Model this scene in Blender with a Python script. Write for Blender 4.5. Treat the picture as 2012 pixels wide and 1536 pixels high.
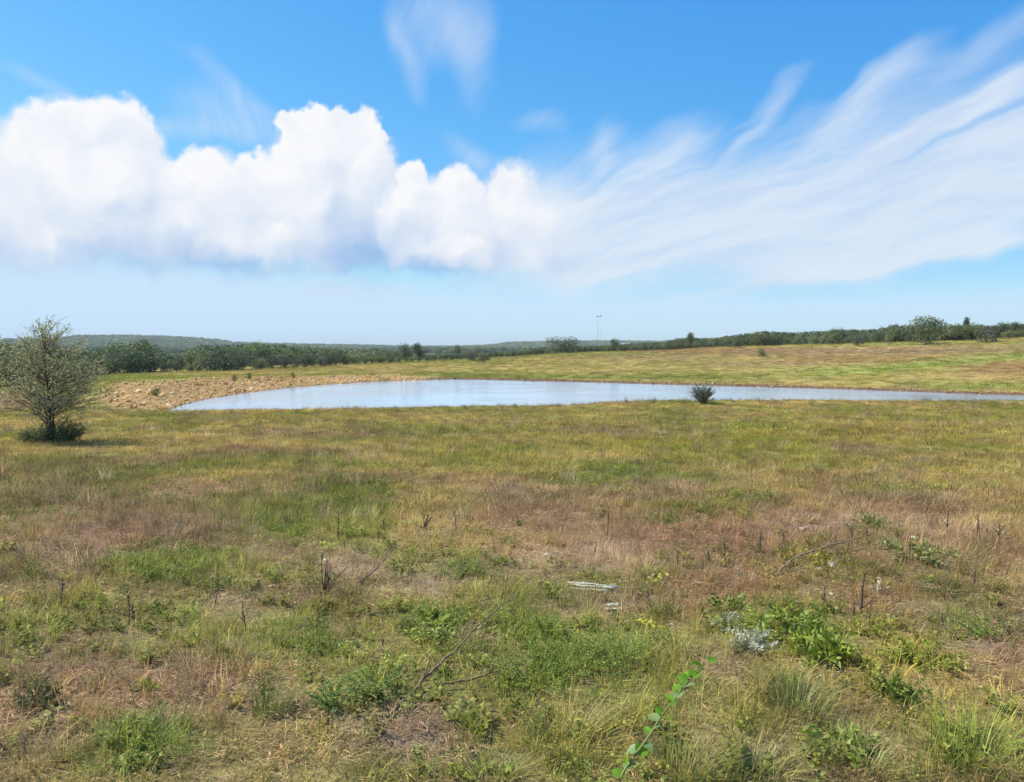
import bpy, math
import numpy as np
from mathutils import Vector

S = bpy.context.scene
COL = S.collection
for o in list(bpy.data.objects):
    bpy.data.objects.remove(o)

# ------------------------------------------------------------------ camera
FPX, CX, CY, HOR = 1480.0, 1006.0, 768.0, 682.0      # photo pixels
CAMH = 1.70
PITCH = math.atan((CY - HOR) / FPX)
cam_d = bpy.data.cameras.new('camera')
cam_d.sensor_width = 36.0
cam_d.lens = FPX / 2012.0 * 36.0
cam_d.clip_start = 0.05
cam_d.clip_end = 30000.0
cam = bpy.data.objects.new('camera', cam_d)
COL.objects.link(cam)
cam.location = (0, 0, CAMH)
cam.rotation_euler = (math.pi / 2 - PITCH, 0, 0)
S.camera = cam

# ------------------------------------------------------------------ light
SUN_EL, SUN_AZ = math.radians(50), math.radians(-72)   # azimuth from +Y, clockwise
sun_d = bpy.data.lights.new('sun', 'SUN')
sun_d.energy = 4.8
sun_d.angle = math.radians(0.53)
sun_d.color = (1.0, 0.935, 0.82)
sun = bpy.data.objects.new('sun', sun_d)
COL.objects.link(sun)
sdir = Vector((math.sin(SUN_AZ) * math.cos(SUN_EL), math.cos(SUN_AZ) * math.cos(SUN_EL), math.sin(SUN_EL)))
sun.rotation_euler = sdir.to_track_quat('Z', 'Y').to_euler()

S.view_settings.view_transform = 'Standard'
S.view_settings.look = 'None'
S.view_settings.gamma = 1.0
S.view_settings.use_curve_mapping = False
S.view_settings.exposure = 0.35
try:
    S.cycles.max_bounces = 6
    S.cycles.diffuse_bounces = 2
    S.cycles.glossy_bounces = 2
    S.cycles.transmission_bounces = 3
    S.cycles.transparent_max_bounces = 4
    S.cycles.volume_bounces = 0
    S.cycles.use_denoising = True
    S.cycles.use_adaptive_sampling = True
    S.cycles.adaptive_threshold = 0.025
except Exception:
    pass


def pix_dir(px, py):
    """photo pixel -> slopes u = X/Y, v = Z/Y from the viewpoint"""
    a = (px - CX) / FPX
    b = (CY - py) / FPX
    Y = math.cos(PITCH) + b * math.sin(PITCH)
    Z = -math.sin(PITCH) + b * math.cos(PITCH)
    return a / Y, Z / Y


# ------------------------------------------------------------------ world: sky and clouds
SKY_STRENGTH = 0.1
W = bpy.data.worlds.new('World')
S.world = W
W.use_nodes = True
W.cycles.sampling_method = 'NONE'
nt = W.node_tree
nt.nodes.clear()
L = nt.links


def N(tree, typ, **kw):
    n = tree.nodes.new(typ)
    for k, v in kw.items():
        setattr(n, k, v)
    return n


def math_n(op, a, b=None, clamp=False, tree=None):
    t = tree or nt
    n = N(t, 'ShaderNodeMath', operation=op)
    n.use_clamp = clamp
    for i, x in enumerate((a, b)):
        if x is None:
            continue
        if isinstance(x, (int, float)):
            n.inputs[i].default_value = x
        else:
            t.links.new(x, n.inputs[i])
    return n.outputs[0]


def map_n(x, a, b, c, d, smooth=True, tree=None):
    t = tree or nt
    n = N(t, 'ShaderNodeMapRange', interpolation_type='SMOOTHSTEP' if smooth else 'LINEAR')
    t.links.new(x, n.inputs[0])
    for i, v in enumerate((a, b, c, d)):
        n.inputs[i + 1].default_value = v
    return n.outputs[0]


sky = N(nt, 'ShaderNodeTexSky', sky_type='NISHITA')
sky.sun_disc = False
sky.sun_elevation = SUN_EL
sky.sun_rotation = SUN_AZ
sky.altitude = 300
sky.air_density = 1.0
sky.dust_density = 0.3
sky.ozone_density = 1.6

geo = N(nt, 'ShaderNodeTexCoord')
sep = N(nt, 'ShaderNodeSeparateXYZ')
L.new(geo.outputs['Generated'], sep.inputs[0])
az = math_n('ARCTAN2', sep.outputs[0], sep.outputs[1])
# the clouds go on all round the horizon, mirrored every 100 degrees
azw = math_n('SUBTRACT', math_n('PINGPONG', math_n('ADD', az, math.radians(50)), math.radians(100)), math.radians(50))
el = math_n('ARCSINE', sep.outputs[2])
comb = N(nt, 'ShaderNodeCombineXYZ')
L.new(math_n('MULTIPLY', azw, 1.48), comb.inputs[0])
L.new(math_n('MULTIPLY', el, 1.48), comb.inputs[1])
P0 = comb.outputs[0]


def sky_pt(px, py):
    u, v = pix_dir(px, py)
    return math.atan(u) * 1.48, math.atan(v / math.sqrt(1 + u * u)) * 1.48


def noise_vec(scale, detail, amp, vec, rough=0.55):
    n = N(nt, 'ShaderNodeTexNoise')
    n.noise_dimensions = '2D'
    n.inputs['Scale'].default_value = scale
    n.inputs['Detail'].default_value = detail
    n.inputs['Roughness'].default_value = rough
    L.new(vec, n.inputs['Vector'])
    s = N(nt, 'ShaderNodeVectorMath', operation='SUBTRACT')
    L.new(n.outputs['Color'], s.inputs[0])
    s.inputs[1].default_value = (0.5, 0.5, 0.5)
    m = N(nt, 'ShaderNodeVectorMath', operation='MULTIPLY')
    L.new(s.outputs[0], m.inputs[0])
    m.inputs[1].default_value = (amp, amp, 0)
    return m.outputs[0]


def vadd(a, b):
    s = N(nt, 'ShaderNodeVectorMath', operation='ADD')
    L.new(a, s.inputs[0]); L.new(b, s.inputs[1])
    return s.outputs[0]


PC = vadd(vadd(P0, noise_vec(10, 3.0, 0.055, P0, 0.55)), noise_vec(26, 3.0, 0.030, P0))


def dot(vec, v):
    n = N(nt, 'ShaderNodeVectorMath', operation='DOT_PRODUCT')
    L.new(vec, n.inputs[0])
    n.inputs[1].default_value = v
    return n.outputs['Value']


def blob(vec, px, py, rx, ry, ang=0.0):
    """local coordinates of an ellipse in the sky, and the distance from its centre (1 = rim)"""
    x, y = sky_pt(px, py)
    rx /= 1000.0; ry /= 1000.0
    if ang == 0.0:
        m = N(nt, 'ShaderNodeVectorMath', operation='MULTIPLY_ADD')
        L.new(vec, m.inputs[0])
        m.inputs[1].default_value = (1 / rx, 1 / ry, 0)
        m.inputs[2].default_value = (-x / rx, -y / ry, 0)
        out_ = m.outputs[0]
    else:
        c_, s_ = math.cos(math.radians(ang)), math.sin(math.radians(ang))
        ax, ay = (c_ / rx, s_ / rx, 0), (-s_ / ry, c_ / ry, 0)
        cb = N(nt, 'ShaderNodeCombineXYZ')
        L.new(math_n('SUBTRACT', dot(vec, ax), ax[0] * x + ax[1] * y), cb.inputs[0])
        L.new(math_n('SUBTRACT', dot(vec, ay), ay[0] * x + ay[1] * y), cb.inputs[1])
        out_ = cb.outputs[0]
    ln = N(nt, 'ShaderNodeVectorMath', operation='LENGTH')
    L.new(out_, ln.inputs[0])
    return out_, ln.outputs['Value']


# --- high thin cloud
PW = vadd(P0, noise_vec(6, 2.0, 0.06, P0))
fx, fy = sky_pt(560, 660)
rel = N(nt, 'ShaderNodeVectorMath', operation='SUBTRACT')
L.new(PW, rel.inputs[0]); rel.inputs[1].default_value = (fx, fy, 0)
rs = N(nt, 'ShaderNodeSeparateXYZ'); L.new(rel.outputs[0], rs.inputs[0])
phi = math_n('ARCTAN2', rs.outputs[1], rs.outputs[0])
rl = N(nt, 'ShaderNodeVectorMath', operation='LENGTH'); L.new(rel.outputs[0], rl.inputs[0])
fc = N(nt, 'ShaderNodeCombineXYZ')
L.new(math_n('MULTIPLY', phi, 20.0), fc.inputs[0])
L.new(math_n('MULTIPLY', rl.outputs['Value'], 3.0), fc.inputs[1])
fib = N(nt, 'ShaderNodeTexNoise'); fib.noise_dimensions = '2D'
fib.inputs['Scale'].default_value = 1.0; fib.inputs['Detail'].default_value = 6.0; fib.inputs['Roughness'].default_value = 0.62
L.new(fc.outputs[0], fib.inputs['Vector'])
fibre = map_n(fib.outputs['Fac'], 0.25, 0.75, -0.24, 0.24, smooth=False)
sx0 = N(nt, 'ShaderNodeSeparateXYZ'); L.new(P0, sx0.inputs[0])
fibre = math_n('MULTIPLY', fibre, map_n(sx0.outputs[0], -0.05, 0.25, 0.25, 1.0))

CIRRUS = [  # px, py, rx, ry, angle, inner edge, amount
    (1200, 420, 350, 160, 5, 0.05, 0.75), (1560, 390, 500, 165, 14, 0.05, 0.72), (1930, 330, 430, 140, 21, 0.1, 0.70),
    (1820, 440, 420, 80, 12, 0.2, 0.5), (1600, 470, 560, 110, 7, 0.0, 0.30), (1080, 480, 240, 110, 0, 0.2, 0.5),
    (1495, 222, 130, 26, 42, 0.0, 0.42), (1715, 175, 150, 38, 32, 0.0, 0.50), (1890, 212, 200, 30, 23, 0.0, 0.66),
    (1900, 120, 190, 46, 26, 0.0, 0.40), (1185, 280, 62, 46, 75, 0.0, 0.36), (1060, 240, 62, 36, 0, 0.0, 0.28),
    (1340, 280, 110, 50, 30, 0.0, 0.34), (930, 300, 90, 40, -20, 0.0, 0.35),
    (860, 40, 130, 120, 0, 0.0, 0.36), (800, 120, 34, 110, 18, 0.0, 0.30), (930, 110, 56, 120, 6, 0.0, 0.30),
    (450, 165, 140, 30, -27, 0.0, 0.24), (470, 235, 160, 56, -14, 0.0, 0.34), (110, 175, 110, 20, -14, 0.0, 0.2),
    (330, 250, 160, 30, 0, 0.0, 0.3), (20, 250, 60, 16, -10, 0.0, 0.3), (10, 300, 70, 60, 0, 0.0, 0.5),
    (1650, 532, 420, 15, 9, 0.1, 0.40), (1920, 492, 190, 16, 9, 0.1, 0.40),
    (1880, 262, 210, 12, 22, 0.2, -0.75), (1450, 255, 90, 9, 38, 0.1, -0.4), (1850, 372, 200, 10, 16, 0.1, -0.35), (1650, 500, 240, 12, 9, 0.1, -0.35),
]
cir = None
for (px, py, rx, ry, ang, inner, amt) in CIRRUS:
    _, d = blob(PW, px, py, rx, ry, ang)
    f = map_n(d, 1.12, inner, 0.0, amt * (1.35 if amt > 0 else 0.55))
    cir = f if cir is None else math_n('ADD', cir, f)
cir = math_n('MINIMUM', math_n('MAXIMUM', cir, 0.0), 1.15)
cir = math_n('MULTIPLY', map_n(math_n('ADD', cir, math_n('MULTIPLY', fibre, map_n(cir, 0.0, 0.35, 0.0, 1.0))), 0.05, 1.15, 0.0, 1.0, smooth=False), 1.0)
# thin streaks overhead, outside the view, so that the sky goes on
over = map_n(el, math.radians(26), math.radians(60), 0.0, 0.35)
cir = math_n('ADD', cir, math_n('MULTIPLY', over, map_n(fib.outputs['Fac'], 0.5, 0.75, 0.0, 1.0)))
cir = map_n(cir, 0.0, 1.0, 0.0, 0.90, smooth=False)

# --- cumulus bank, painted back to front
CUM = [  # px, py, rx, ry, edge softness, shade top, shade bottom
    (40, 410, 110, 130, 0.35, 0.02, 0.20),
    (150, 320, 108, 108, 0.10, 0.00, 0.16), (225, 320, 92, 108, 0.10, 0.00, 0.22), (120, 262, 62, 48, 0.12, 0.0, 0.08), (232, 255, 62, 45, 0.12, 0.0, 0.08),
    (90, 430, 150, 120, 0.30, 0.02, 0.30), (265, 420, 95, 130, 0.22, 0.02, 0.45),
    (385, 355, 52, 58, 0.14, 0.0, 0.15), (410, 420, 110, 110, 0.22, 0.02, 0.35),
    (488, 352, 48, 56, 0.12, 0.0, 0.15), (510, 430, 120, 115, 0.22, 0.02, 0.35),
    (622, 262, 56, 55, 0.09, 0.0, 0.06), (690, 262, 58, 54, 0.09, 0.0, 0.06), (732, 282, 34, 46, 0.10, 0.0, 0.10), (585, 262, 34, 36, 0.10, 0.0, 0.1),
    (650, 335, 112, 100, 0.10, 0.00, 0.25), (600, 420, 130, 130, 0.2, 0.02, 0.40), (740, 370, 62, 90, 0.14, 0.02, 0.36),
    (690, 450, 120, 110, 0.5, 0.08, 0.42),
    (812, 375, 32, 52, 0.12, 0.0, 0.22), (900, 395, 58, 60, 0.14, 0.0, 0.20), (1003, 372, 46, 56, 0.3, 0.0, 0.15),
    (850, 450, 105, 95, 0.18, 0.00, 0.40), (945, 455, 110, 90, 0.45, 0.01, 0.30), (1060, 450, 110, 100, 0.9, 0.02, 0.2),
    (245, 382, 52, 42, 0.5, 0.0, 0.30), (330, 475, 110, 60, 0.6, 0.15, 0.45),
    (380, 465, 75, 72, 0.35, 0.02, 0.35), (130, 488, 70, 45, 0.5, 0.05, 0.35),
    (470, 495, 80, 50, 0.5, 0.10, 0.55), (570, 495, 78, 58, 0.35, 0.00, 0.32), (800, 455, 60, 62, 0.25, 0.0, 0.30),
    (870, 505, 110, 45, 0.5, 0.10, 0.50), (935, 502, 55, 42, 0.4, 0.0, 0.25), (1050, 520, 60, 42, 0.9, 0.02, 0.2),
]
cov = None; shd = None
for (px, py, rx, ry, soft, s0, s1) in CUM:
    v, d = blob(PC, px, py, rx, ry)
    a = map_n(d, 1.03 + soft * 0.5, 0.95 - soft, 0.0, 1.0)
    s = map_n(dot(v, (-0.40, 0.90, 0)), 0.95, -0.8, s0 + 0.0, s1 * 1.3 + 0.16)
    if cov is None:
        cov, shd = a, s
    else:
        cov = math_n('SUBTRACT', math_n('ADD', cov, a), math_n('MULTIPLY', cov, a))
        mx = N(nt, 'ShaderNodeMix', data_type='FLOAT')
        L.new(a, mx.inputs[0]); L.new(shd, mx.inputs[2]); L.new(s, mx.inputs[3])
        shd = mx.outputs[0]
# shaded hollows between the towers
for (px, py, rx, ry, amt) in [(715, 470, 105, 120, 0.24), (345, 485, 130, 70, 0.12), (300, 430, 60, 60, 0.15), (480, 525, 140, 35, 0.14),
                              (800, 538, 200, 30, 0.18), (1070, 500, 60, 50, 0.2), (660, 390, 40, 90, 0.15)]:
    _, d = blob(PC, px, py, rx, ry)
    shd = math_n('ADD', shd, map_n(d, 1.0, 0.1, 0.0, amt))
# soft inner billows
bn = N(nt, 'ShaderNodeTexNoise'); bn.noise_dimensions = '2D'
bn.inputs['Scale'].default_value = 13; bn.inputs['Detail'].default_value = 4; bn.inputs['Roughness'].default_value = 0.55
L.new(PC, bn.inputs['Vector'])
shd = math_n('ADD', shd, math_n('MULTIPLY', math_n('SUBTRACT', bn.outputs['Fac'], 0.5), 0.55))
low_ = N(nt, 'ShaderNodeSeparateXYZ'); L.new(PC, low_.inputs[0])
shd = math_n('ADD', shd, map_n(low_.outputs[1], sky_pt(700, 425)[1], sky_pt(700, 540)[1], 0.0, 0.14))
# flat base of the bank
sepc = N(nt, 'ShaderNodeSeparateXYZ'); L.new(PC, sepc.inputs[0])
basey = sky_pt(700, 546)[1]
cov = math_n('MULTIPLY', cov, map_n(sepc.outputs[1], basey - 0.035, basey + 0.045, 0.0, 1.0))
for (px, py, rx, ry, amt) in [(690, 566, 200, 34, 0.42), (950, 560, 180, 34, 0.35), (420, 545, 160, 26, 0.3), (90, 515, 180, 40, 0.35)]:
    _, d = blob(PC, px, py, rx, ry)
    cov = math_n('MAXIMUM', cov, map_n(d, 1.0, 0.1, 0.0, amt))
shd = math_n('MINIMUM', math_n('MAXIMUM', shd, 0.0), 1.0)


def mixc(fac, a, b):
    m = N(nt, 'ShaderNodeMix', data_type='RGBA')
    L.new(fac, m.inputs[0])
    for i, x in ((6, a), (7, b)):
        if isinstance(x, tuple):
            m.inputs[i].default_value = (*x, 1)
        else:
            L.new(x, m.inputs[i])
    return m.outputs[2]


k = 1.0 / SKY_STRENGTH
# colour response of the camera's processing, the same over the whole sky
sc_ = N(nt, 'ShaderNodeSeparateColor')
L.new(sky.outputs[0], sc_.inputs[0])
cc_ = N(nt, 'ShaderNodeCombineColor')
for ch, (gain, gam) in enumerate(((1.22, 1.55), (0.96, 0.853), (0.99, 0.44))):
    v_ = math_n('MULTIPLY', math_n('POWER', math_n('MULTIPLY', sc_.outputs[ch], SKY_STRENGTH), gam), gain * k)
    if ch > 0:
        v_ = math_n('MINIMUM', v_, (0, 0.635, 0.785)[ch] * k)
    if ch == 0:
        red_ = v_
    else:
        L.new(v_, cc_.inputs[ch])
    if ch == 1:      # the reds stay below the greens right down to the horizon
        L.new(math_n('MINIMUM', red_, math_n('MULTIPLY', v_, 0.73)), cc_.inputs[0])
sky_col = cc_.outputs[0]
cir_col = (0.53 * k, 0.61 * k, 0.72 * k)
c1 = mixc(cir, sky_col, mixc(map_n(fib.outputs['Fac'], 0.3, 0.7, 0.0, 1.0), cir_col, (0.60 * k, 0.665 * k, 0.75 * k)))
cum_col = mixc(shd, (0.755 * k, 0.76 * k, 0.775 * k), (0.27 * k, 0.425 * k, 0.66 * k))
c2 = mixc(cov, c1, cum_col)
bg = N(nt, 'ShaderNodeBackground')
bg.inputs['Strength'].default_value = SKY_STRENGTH
L.new(c2, bg.inputs['Color'])
wo = N(nt, 'ShaderNodeOutputWorld')
L.new(bg.outputs[0], wo.inputs['Surface'])

# ------------------------------------------------------------------ numpy helpers
RNG = np.random.default_rng(7)


def sstep(a, b, x):
    t = np.clip((x - a) / (b - a), 0, 1)
    return t * t * (3 - 2 * t)


def _hash(i, j, seed):
    h = (i.astype(np.int64) * 374761393 + j.astype(np.int64) * 668265263 + seed * 1442695040) & 0xFFFFFFFF
    h = ((h ^ (h >> 13)) * 1274126177) & 0xFFFFFFFF
    h = h ^ (h >> 16)
    return (h & 0xFFFF) / 65535.0


def vnoise(x, y, seed=0):
    xi = np.floor(x); yi = np.floor(y)
    fx_ = x - xi; fy_ = y - yi
    fx_ = fx_ * fx_ * (3 - 2 * fx_); fy_ = fy_ * fy_ * (3 - 2 * fy_)
    a = _hash(xi, yi, seed); b = _hash(xi + 1, yi, seed)
    c = _hash(xi, yi + 1, seed); d = _hash(xi + 1, yi + 1, seed)
    return (a * (1 - fx_) + b * fx_) * (1 - fy_) + (c * (1 - fx_) + d * fx_) * fy_


def fbm(x, y, seed=0, octv=4):
    s = 0; amp = 0.5; tot = 0
    for o_ in range(octv):
        s = s + amp * vnoise(x * 2 ** o_, y * 2 ** o_, seed + o_ * 17)
        tot += amp; amp *= 0.55
    return s / tot


# ------------------------------------------------------------------ terrain height
ZW = -2.20
near_shore = [(330, 816), (400, 814), (480, 812), (600, 809), (700, 808), (900, 803), (1050, 801), (1130, 799), (1210, 794), (1300, 791), (1450, 790), (1600, 790), (1750, 792), (2012, 791), (2250, 792)]
far_shore = [(2330, 789), (2200, 782), (2012, 777), (1900, 774), (1750, 768), (1600, 763), (1400, 758), (1200, 752), (1050, 748.5), (960, 746), (900, 745), (850, 746), (750, 749), (650, 755), (560, 762), (480, 772), (400, 785), (350, 798), (332, 806)]


def at_level(px, py, z):
    u, v = pix_dir(px, py)
    Y = (z - CAMH) / v
    return u * Y, Y


POND = np.array([at_level(px, py, ZW) for px, py in near_shore + far_shore])


def pond_sd(X, Y):
    """signed distance to the water's edge, positive on land"""
    X = np.asarray(X, float); Y = np.asarray(Y, float)
    d2 = np.full(X.shape, 1e18); inside = np.zeros(X.shape, bool)
    n = len(POND)
    for i in range(n):
        x0, y0 = POND[i]; x1, y1 = POND[(i + 1) % n]
        ex, ey = x1 - x0, y1 - y0
        t = np.clip(((X - x0) * ex + (Y - y0) * ey) / (ex * ex + ey * ey), 0, 1)
        d2 = np.minimum(d2, (X - x0 - t * ex) ** 2 + (Y - y0 - t * ey) ** 2)
        c = ((y0 > Y) != (y1 > Y))
        with np.errstate(divide='ignore', invalid='ignore'):
            xi = (x1 - x0) * (Y - y0) / (y1 - y0 + 1e-12) + x0
        inside ^= c & (X < xi)
    d = np.sqrt(d2)
    return np.where(inside, -d, d)


def U(px):
    return (px - CX) / FPX


fs = sorted([at_level(px, py, ZW) for px, py in far_shore], key=lambda p: p[0] / p[1])
ns = sorted([at_level(px, py, ZW) for px, py in near_shore], key=lambda p: p[0] / p[1])
FS_U = np.array([p[0] / p[1] for p in fs]); FS_Y = np.array([p[1] for p in fs])
NS_U = np.array([p[0] / p[1] for p in ns]); NS_Y = np.array([p[1] for p in ns])

# far profile knots by bearing (px, shore depth, crest depth, crest photo y, tree depth, tree photo y)
FAR = [(-400, 40, 50, 800, 90, 762), (0, 43, 52, 800, 90, 759), (90, 43.5, 54, 786, 100, 750), (160, 44, 56, 767, 115, 742), (200, 44, 57, 757, 130, 737),
       (300, 45, 60, 748, 138, 732), (400, 56, 69, 743, 142, 730), (500, 66, 79, 739, 146, 727), (600, 76, 87, 737, 150, 722), (750, 86, 93, 735, 160, 714),
       (850, 90, 94, 741, 170, 709), (900, 91.5, 95, 742, 190, 706), (1000, 90, 94, 743, 200, 701), (1100, 86, 90, 746, 190, 693), (1200, 82, 86, 748.5, 185, 690),
       (1300, 79, 83, 751, 175, 688), (1400, 76, 80, 754, 165, 682), (1550, 72.5, 76, 757, 160, 677), (1650, 70, 74, 760, 150, 675), (1800, 66, 70, 765, 140, 671),
       (2012, 61, 65, 772, 130, 661), (2400, 52, 57, 780, 120, 655)]
F_U = np.array([U(f[0]) for f in FAR])


def z_of(py, Y):
    return CAMH + pix_dir(CX, py)[1] * Y


F_YS = np.array([f[1] for f in FAR], float)
F_YC = np.array([f[2] for f in FAR], float)
F_ZC = np.array([z_of(f[3], f[2]) for f in FAR])
F_YT = np.array([f[4] for f in FAR], float)
F_ZT = np.array([z_of(f[5], f[4]) for f in FAR])


def far_profile(u, Y):
    ys = np.interp(u, F_U, F_YS); yc = np.interp(u, F_U, F_YC); zc = np.interp(u, F_U, F_ZC)
    yt = np.interp(u, F_U, F_YT); zt = np.interp(u, F_U, F_ZT)
    out = 0
    for k_ in (-2, -1, 0, 1, 2):
        y = Y * (1 + 0.011 * k_)
        t1 = np.clip((y - ys) / (yc - ys), 0, 1)
        t2 = np.clip((y - yc) / (yt - yc), 0, 1)
        z = -2.08 + (zc + 2.08) * t1 + (zt - zc) * t2
        # beyond the tree line the land sinks into a wide valley
        t3 = np.clip((y - yt) / 300.0, 0, 1)
        z = z + (np.minimum(zt, -5.0) - zt) * sstep(0, 1, t3) * np.where(u > U(1250), 0.5, 1.0)
        out = out + z
    z = out / 5
    far = sstep(500, 1300, Y)
    z = z * (1 - far) + far * (-6.0)
    return z


RIDGE = [(-700, 20), (-200, 25), (0, 24), (110, 26), (150, 36), (200, 37), (300, 36), (380, 31), (430, 24), (460, 17), (520, 14), (600, 12), (700, 9), (800, 6), (900, 6), (960, 8), (1000, 16), (1100, 20), (1190, 20), (1300, 20), (1500, 22), (2100, 26), (2600, 26)]
R_U = np.array([U(r[0]) for r in RIDGE]); R_H = np.array([r[1] for r in RIDGE], float)


def height(X, Y):
    X = np.asarray(X, float); Y = np.asarray(Y, float)
    u = X / np.maximum(Y, 8.0)
    t = np.clip(Y / 47.0, 0, 1)
    zn = -2.03 * (0.5 * t + 0.5 * t * t * (3 - 2 * t))
    ymid = np.where(u < FS_U[0], 43.5, 0.5 * (np.interp(u, FS_U, FS_Y) + np.interp(u, NS_U, NS_Y)))
    uc = np.clip(u, -1.6, 1.6)
    z = np.where(Y < ymid, zn, far_profile(uc, np.maximum(Y, 1.0)))
    sd = pond_sd(X, Y)
    tt = np.clip(sd / 3.0, 0, 1)
    shore = ZW + np.clip(sd, -9, 9) * 0.12
    z = np.where(sd < 0, shore, (1 - tt) * shore + tt * z)
    R = np.hypot(X, Y)
    land = sstep(0.3, 2.5, sd)
    z = z + land * sstep(0, 3, R) * 0.10 * (fbm(X / 3.2, Y / 3.2, 3) - 0.5) + land * 0.05 * (fbm(X / 0.7, Y / 0.7, 5, 3) - 0.5) * (1 - sstep(20, 60, R))
    z = z + land * sstep(60, 120, R) * 0.5 * (fbm(X / 24, Y / 24, 9) - 0.5) * (1 - sstep(130, 200, R))
    # ridge of far hills
    rh = np.interp(uc, R_U, R_H) * np.where(Y > 0, 1, 0.7)
    rid = sstep(1500, 2500, R) * rh * (0.85 + 0.3 * fbm(X / 350, Y / 350, 21))
    z = z + rid + sstep(300, 1500, R) * 8 * (fbm(X / 420, Y / 420, 31) - 0.5)
    return z


def ground_pt(px, py):
    u, v = pix_dir(px, py)
    Ys = np.geomspace(1.2, 260, 3000)
    z = height(u * Ys, Ys)
    d = (CAMH + v * Ys) - z
    i = int(np.argmax(d < 0)) if (d < 0).any() else len(Ys) - 1
    if i == 0:
        i = 1
    a = d[i - 1] / (d[i - 1] - d[i] + 1e-12)
    Y = Ys[i - 1] + (Ys[i] - Ys[i - 1]) * np.clip(a, 0, 1)
    return np.array([u * Y, Y, float(height(np.array([u * Y]), np.array([Y]))[0])])


def project(X, Y, Z):
    """photo pixel of ground points (used to lay out the field's patches)"""
    Yc = np.maximum(Y, 0.5)
    zz = Z - CAMH
    dep = Yc * math.cos(PITCH) - zz * math.sin(PITCH)
    up = Yc * math.sin(PITCH) + zz * math.cos(PITCH)
    return CX + FPX * X / dep, CY - FPX * up / dep


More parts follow.
